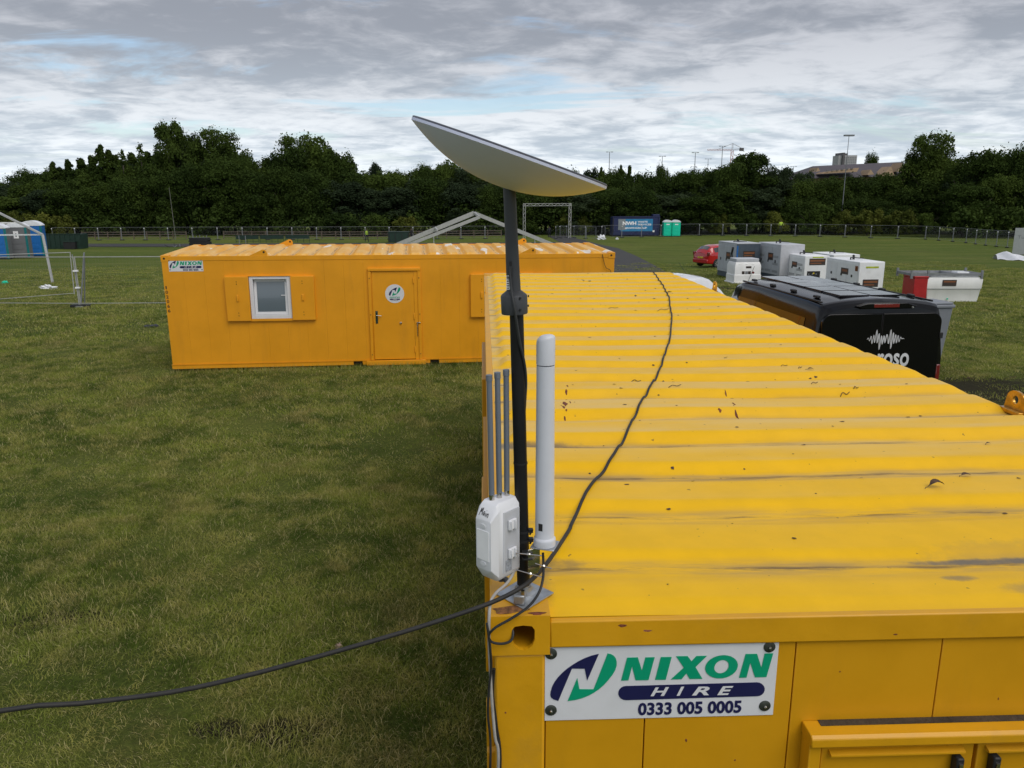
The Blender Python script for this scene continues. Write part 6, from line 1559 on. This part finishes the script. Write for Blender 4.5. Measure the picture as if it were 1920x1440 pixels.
SK = [
 (T_round[2], 50, 329, 56, 150, 'round dark tree standing alone at the left end of the skyline'), (T_round[0], -20, 345, 90, 140, 'low round tree cut by the left edge of the photo'),
 (T_spire[1], 98, 308, 30, 128, 'pointed tree left of the twin spires'), (T_spire[0], 128, 305, 34, 127, 'shorter narrow tree right of the pointed one at left'),
 (T_spire[0], 172, 298, 38, 128, 'ragged narrow tree left of the tallest thin spire'), (T_spire[1], 187, 277, 34, 126, 'tallest thin spire in the left wood'), (T_spire[0], 204, 288, 40, 127, 'second spire close on the right of the tallest thin one'),
 (T_thin[0], 228, 283, 26, 124, 'wispy sparse tree between the spires and the great left tree'), (T_thin[0], 262, 272, 28, 124, 'thinnest wispy tree just left of the great left tree'), (T_round[3], 240, 312, 60, 128, 'leafy tree below the two wispy tops'),
 (T_spire[1], 112, 318, 40, 131, 'small pointed tree between the two left pointed ones'), (T_spire[0], 150, 303, 44, 130, 'feathery tree in the middle of the left pointed group'), (T_spire[1], 218, 296, 40, 130, 'feathery tree just right of the second spire'), (T_spire[0], 246, 293, 44, 130, 'feathery tree between the two wispy tops'), (T_spire[1], 275, 290, 44, 130, 'feathery tree touching the great left tree'),
 (T_lump[0], 318, 229, 84, 126, 'tallest tree of the left wood, with a narrow crest'), (T_lump[1], 400, 249, 118, 127, 'broad tall tree right of the tallest one in the left wood'), (T_round[3], 350, 262, 80, 129, 'dark tree filling the notch between the two tallest trees'), (T_round[1], 452, 300, 60, 125, 'shoulder tree at the right side of the tall left group'),
 (T_spire[0], 500, 303, 34, 125, 'small pointed tree in the dip before the big domed tree'), (T_spire[1], 478, 316, 30, 125, 'lower pointed tree in the dip before the big domed tree'), (T_lump[1], 575, 259, 128, 127, 'big domed tree left of the dish'), (T_round[0], 540, 285, 110, 125, 'left shoulder of the big domed tree'), (T_round[1], 632, 292, 86, 126, 'right shoulder of the big domed tree'),
 (T_round[3], 702, 311, 38, 180, 'pale distant tree in the gap right of the big domed tree'), (T_round[1], 742, 325, 60, 128, 'small round tree right of the pale distant one'), (T_round[2], 790, 322, 70, 127, 'level-topped tree below the left end of the dish'), (T_round[1], 836, 308, 70, 126, 'fuzzy-topped tree below the dish, left of the mast'), (T_round[1], 884, 316, 60, 127, 'round tree directly behind the middle of the dish'), (T_round[0], 925, 318, 60, 128, 'tree behind the mast top'),
 (T_round[2], 990, 330, 80, 128, 'tree right of the mast behind the truss gateway'), (T_round[0], 1060, 325, 80, 128, 'tree behind the right half of the dish'), (T_round[3], 1110, 322, 50, 128, 'leafy tree at the right rim of the dish'),
 (T_spire[1], 1128, 318, 20, 126, 'first of three small conifers right of the dish'), (T_spire[1], 1164, 314, 20, 127, 'second of three small conifers right of the dish'), (T_spire[0], 1181, 316, 22, 127, 'third of three small conifers right of the dish'), (T_round[2], 1150, 330, 80, 129, 'round tree under the three small conifers'),
 (T_round[0], 1242, 316, 34, 131, 'dark bushy conifer under a lamp column'), (T_round[2], 1215, 335, 90, 128, 'low broad tree behind the blue waste container'), (T_round[1], 1290, 328, 90, 127, 'smooth rounded tree right of the dark conifer'), (T_round[1], 1340, 320, 70, 126, 'round tree left of the big ragged one at right'),
 (T_lump[0], 1408, 289, 120, 124, 'big ragged tree below the crane'), (T_round[0], 1370, 312, 84, 122, 'left shoulder of the big ragged tree'), (T_round[3], 1462, 318, 70, 123, 'right shoulder of the big ragged tree'),
 (T_round[3], 1508, 327, 50, 150, 'small round tree at the left end of the slate roof'), (T_round[1], 1500, 345, 90, 124, 'soft green tree in front of the left end of the slate roof'), (T_round[2], 1560, 342, 90, 123, 'dark tree in front of the slate roof'), (T_round[0], 1610, 336, 90, 124, 'broad tree in front of the middle of the slate roof'), (T_round[1], 1665, 330, 80, 125, 'tree in front of the right gables'),
 (T_round[2], 1637, 297, 38, 400, 'tiny tree on the ridge right of the tower block'), (T_lump[1], 1752, 256, 112, 122, 'tall airy poplar-like tree at the right'), (T_round[0], 1720, 292, 60, 124, 'left side tree of the tall airy one'), (T_round[1], 1856, 290, 120, 116, 'wide domed tree between the tall airy one and the right edge'), (T_round[2], 1925, 286, 110, 112, 'large tree cut by the right edge of the photo'), (T_round[3], 1810, 330, 90, 118, 'darker tree in the dip right of the tall airy one')]
for a in SK: tree_px(*a[:5], a[5])
# the wood itself: rows of trees with lower tops
def sky_y(px):
    pts = [(-150, 345), (0, 345), (70, 338), (100, 328), (180, 316), (260, 308), (420, 272), (490, 316), (570, 290), (690, 325), (830, 318), (1000, 335), (1180, 335), (1300, 335), (1400, 315), (1480, 338), (1520, 352), (1680, 350), (1750, 315), (1930, 300), (2080, 300)]
    return float(np.interp(px, [p[0] for p in pts], [p[1] for p in pts]))
bel = T_round
for row, (d_, dy, st_) in enumerate(((121, 30, 58), (127, 10, 64), (133, 0, 70))):
    px = -420 + row * 21
    while px < 2420:
        dd = d_ - (10 if px > 1780 else 0) + random.uniform(-1.5, 1.5)
        tree_px(random.choice(bel), px, sky_y(px) + dy + random.uniform(-7, 10), random.uniform(92, 125), dd, 'dark green tree within the unbroken wood behind the mesh fence', 'trees of the wood behind the fence')
        px += st_ * random.uniform(.85, 1.15)
BS = [(75, 405, 90, 116, 0), (20, 402, 60, 117, 0), (110, 408, 60, 116, 0), (880, 412, 70, 118, 1), (1060, 404, 46, 119, 0), (1092, 407, 40, 119, 0), (1185, 400, 60, 119, 1), (1292, 405, 60, 123, 0), (1345, 406, 50, 119, 0), (1400, 404, 60, 119, 1), (1455, 402, 60, 119, 0), (1520, 398, 60, 117, 1), (1580, 400, 70, 117, 0), (1630, 398, 70, 116, 0), (1690, 399, 70, 114, 0), (1740, 405, 60, 112, 1), (700, 408, 70, 118, 1), (640, 402, 70, 118, 2), (760, 410, 60, 118, 0), (990, 410, 60, 119, 2), (1240, 402, 60, 124, 1)]
for (px, yt, wpx, d_, kk) in BS: tree_px(T_bush[kk], px, yt, wpx, d_, 'yellowish green bush in the hedge just behind the mesh fence' if kk == 0 else 'green bush in the hedge just behind the mesh fence', 'yellowish bushes behind the fence' if kk == 0 else 'green bushes behind the fence', 'bush')
# undergrowth closing the foot of the wood
ug = []
r = np.random.default_rng(5)
for k in range(520):
    px = -420 + 2840 * k / 520; d_ = 134 + r.uniform(0, 9) - (14 if px > 1790 else 0); q = atd(px, 450, d_); ug.append((q.x, q.y, ground_z(q.x, q.y) + r.uniform(.6, 3.4), r.uniform(1.2, 2.2), r.uniform(1.2, 2.0)))
me = crown_mesh('undergrowth', ug, 95000, .26, L_dark, 77); o = bpy.data.objects.new('undergrowth', me); COL.objects.link(o); tag(o, 'dark undergrowth at the foot of the wood', kind='stuff')
# pale bare trunk seen against the left wood
a = atd(326, 418, 121); c = atd(323, 352, 121); tr_ = empty('bare_tree', (a.x, a.y, ground_z(a.x, a.y)), 0, 'bare pale trunk standing out against the dark left wood', 'tree'); b = MB(); b.path([(0, 0, -.1), (a.x - a.x, 0, 1.5), (c.x - a.x, 0, c.z - ground_z(a.x, a.y))], lambda q: .075 * (1 - .5 * q), 7, 4); b.build('trunk', M_barkpale, tr_, smooth=True)

# ------------------------------------------------------------------ grass blades
def grass_mat(name):
    m = bpy.data.materials.new(name); m.use_nodes = True; t = NT(m.node_tree); b = t.n['Principled BSDF']
    g = t.node('ShaderNodeNewGeometry'); pos = g.outputs['Position']; oi = t.node('ShaderNodeObjectInfo')
    A_ = t.noise(pos, .75, 7, .7); B_ = t.noise(pos, 2.3, 5, .65); C_ = t.noise(t.mapping(pos, loc=(7, 3, 0)), .9, 4, .6)
    c = t.mix(t.ramp(A_, .40, .60), (.088, .145, .022), (.33, .38, .07))
    c = t.mix(t.ramp(B_, .42, .68), c, (.45, .43, .12))
    c = t.mix(t.math('MULTIPLY', t.ramp(C_, .52, .70), .5), c, (.48, .38, .16))
    c = t.mix(t.math('MULTIPLY', t.ramp(g.outputs['Random Per Island'], .80, .90), .8), c, (.62, .54, .27))
    c = t.mix(t.ramp(g.outputs['Random Per Island'], .0, .5, .45, .0), c, (.036, .060, .014))
    t.link(c, b.inputs['Base Color']); b.inputs['Roughness'].default_value = .7; b.inputs['Specular IOR Level'].default_value = .08
    tr = t.node('ShaderNodeBsdfTranslucent'); t.link(c, tr.inputs[0]); ms = t.node('ShaderNodeMixShader'); ms.inputs[0].default_value = .42
    t.link(b.outputs[0], ms.inputs[1]); t.link(tr.outputs[0], ms.inputs[2]); t.link(ms.outputs[0], t.n['Material Output'].inputs[0]); return m
M_grass = grass_mat('grass_blades')
def clump(seed, n, R, hmin, hmax, wd):
    r = np.random.default_rng(seed); vs = []; fs = []
    lean0 = r.random() * 2 * PI
    for k in range(n):
        a = r.random() * 2 * PI; q = R * math.sqrt(r.random()); x, y = q * math.cos(a), q * math.sin(a)
        h_ = r.uniform(hmin, hmax) * (1 - .4 * (q / R)); la = lean0 + r.normal(0, 1.2); ln = h_ * r.uniform(.5, 1.7); ww = wd * r.uniform(.7, 1.3)
        fa = r.random() * PI; sx, sy = math.cos(fa) * ww, math.sin(fa) * ww; dx, dy = math.cos(la) * ln, math.sin(la) * ln; b_ = len(vs)
        vs += [(x - sx, y - sy, -.005), (x + sx, y + sy, -.005), (x + dx * .35 + sx * .8, y + dy * .35 + sy * .8, h_ * .62), (x + dx * .35 - sx * .8, y + dy * .35 - sy * .8, h_ * .62), (x + dx, y + dy, h_ * (.75 + .25 * r.random()))]
        fs += [(b_, b_ + 1, b_ + 2, b_ + 3), (b_ + 3, b_ + 2, b_ + 4)]
    me = bpy.data.meshes.new('grass'); me.from_pydata(vs, [], fs); me.materials.append(M_grass); return me


def scatter_on(name, xs_, ys_, dens, seed, me, smin, smax, label):
    """grass object: its own clump mesh set at points of the field by geometry nodes"""
    o = bpy.data.objects.new(name, me); COL.objects.link(o); tag(o, label, kind='stuff')
    r = np.random.default_rng(seed); N = int((xs_[1] - xs_[0]) * (ys_[1] - ys_[0]) * dens)
    X = r.uniform(*xs_, N); Y = r.uniform(*ys_, N)
    keep = np.ones(N, bool)
    keep &= ~((X > -.02) & (X < NW + .02) & (Y > 0) & (Y < NL))
    c_, s_ = math.cos(th2), math.sin(th2); U = (X + 6.76) * c_ + (Y - 14.92) * s_; V_ = -(X + 6.76) * s_ + (Y - 14.92) * c_
    keep &= ~((U > 0.05) & (U < FL - .05) & (V_ > .0) & (V_ < FW))
    # only where this camera or one a step aside could see
    dy = Y - CAM.y; keep &= (np.abs(X - .036 * dy) < dy * .74 + 1.6)
    keep &= ~((X > 0) & (X < 2.8 + dy * .18) & (Y < 13.0)) | (X > 4.2)
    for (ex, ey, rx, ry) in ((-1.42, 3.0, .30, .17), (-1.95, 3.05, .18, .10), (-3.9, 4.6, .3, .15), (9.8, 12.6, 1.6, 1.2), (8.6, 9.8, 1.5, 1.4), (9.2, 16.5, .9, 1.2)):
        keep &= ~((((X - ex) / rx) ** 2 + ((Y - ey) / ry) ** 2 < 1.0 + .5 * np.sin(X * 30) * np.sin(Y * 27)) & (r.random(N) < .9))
    if ys_[1] > 40: keep &= r.random(N) < np.clip((58 - Y) / 26, 0, 1)
    X, Y = X[keep], Y[keep]
    P = np.stack([X, Y, np.array([ground_z(a, b) for a, b in zip(X, Y)])], 1)
    # points live in the same mesh as loose vertices, flagged by an attribute
    base_n = len(me.vertices); me.vertices.add(len(P)); co = np.empty((base_n + len(P)) * 3, np.float32); me.vertices.foreach_get('co', co); co = co.reshape(-1, 3); co[base_n:] = P; me.vertices.foreach_set('co', co.ravel())
    at = me.attributes.new('is_site', 'BOOLEAN', 'POINT'); at.data.foreach_set('value', np.concatenate([np.zeros(base_n, bool), np.ones(len(P), bool)])); me.update()
    ng = bpy.data.node_groups.new('scatter', 'GeometryNodeTree'); ng.interface.new_socket('Geometry', in_out='INPUT', socket_type='NodeSocketGeometry'); ng.interface.new_socket('Geometry', in_out='OUTPUT', socket_type='NodeSocketGeometry')
    n = ng.nodes; gi, go = n.new('NodeGroupInput'), n.new('NodeGroupOutput'); na = n.new('GeometryNodeInputNamedAttribute'); na.data_type = 'BOOLEAN'; na.inputs[0].default_value = 'is_site'
    se = n.new('GeometryNodeSeparateGeometry'); mp_ = n.new('GeometryNodeMeshToPoints'); io = n.new('GeometryNodeInstanceOnPoints'); gti = n.new('GeometryNodeGeometryToInstance')
    rv = n.new('FunctionNodeRandomValue'); rv.data_type = 'FLOAT_VECTOR'; rv.inputs[0].default_value = (-.06, -.06, 0); rv.inputs[1].default_value = (.06, .06, 6.283); rs = n.new('FunctionNodeRandomValue'); rs.inputs[2].default_value = smin; rs.inputs[3].default_value = smax
    L = ng.links.new
    L(gi.outputs[0], se.inputs[0]); L([q for q in na.outputs if q.enabled][0], se.inputs[1]); L(se.outputs[0], mp_.inputs[0]); L(mp_.outputs[0], io.inputs['Points']); L(se.outputs[1], gti.inputs[0]); L(gti.outputs[0], io.inputs['Instance'])
    L(rv.outputs[0], io.inputs['Rotation']); L([q for q in rs.outputs if q.enabled][0], io.inputs['Scale']); L(io.outputs[0], go.inputs[0])
    md = o.modifiers.new('scatter', 'NODES'); md.node_group = ng
    return o
for k in range(3):
    scatter_on('grass', (-9, 3), (.2, 9), 5.5, 100 + k, clump(200 + k, 420, .34, .025, .065, .0022), .8, 1.3, 'short matted meadow grass nearest the camera')
    scatter_on('grass', (-17, 19), (9, 19), 3.0, 110 + k, clump(210 + k, 260, .42, .03, .07, .0034), .8, 1.4, 'short meadow grass round the orange cabin')
    scatter_on('grass', (-34, 34), (19, 58), 1.0, 120 + k, clump(220 + k, 200, .60, .03, .08, .0060), .8, 1.5, 'meadow grass in the middle of the field')
# taller tufts along the foot of the far cabin and the near cabin
def tufts(name, line, n, label):
    me_ = MB(); r = np.random.default_rng(9)
    for k in range(n):
        t_ = r.random(); x = line[0][0] * (1 - t_) + line[1][0] * t_; y = line[0][1] * (1 - t_) + line[1][1] * t_ - abs(r.normal(0, .05)); h_ = r.uniform(.06, .15); a = r.random() * 6.28; l_ = h_ * .5; w2 = .004
        z = ground_z(x, y); me_.add([(x - w2, y, z), (x + w2, y, z), (x + math.cos(a) * l_, y + math.sin(a) * l_, z + h_)], [(0, 1, 2)])
    tag(me_.build(name, M_grass), label, kind='stuff')
f0 = M2 @ Vector((0, -.03, 0)); f1 = M2 @ Vector((FL, -.03, 0)); tufts('grass', ((f0.x, f0.y), (f1.x, f1.y)), 2600, 'longer grass along the foot of the orange cabin')
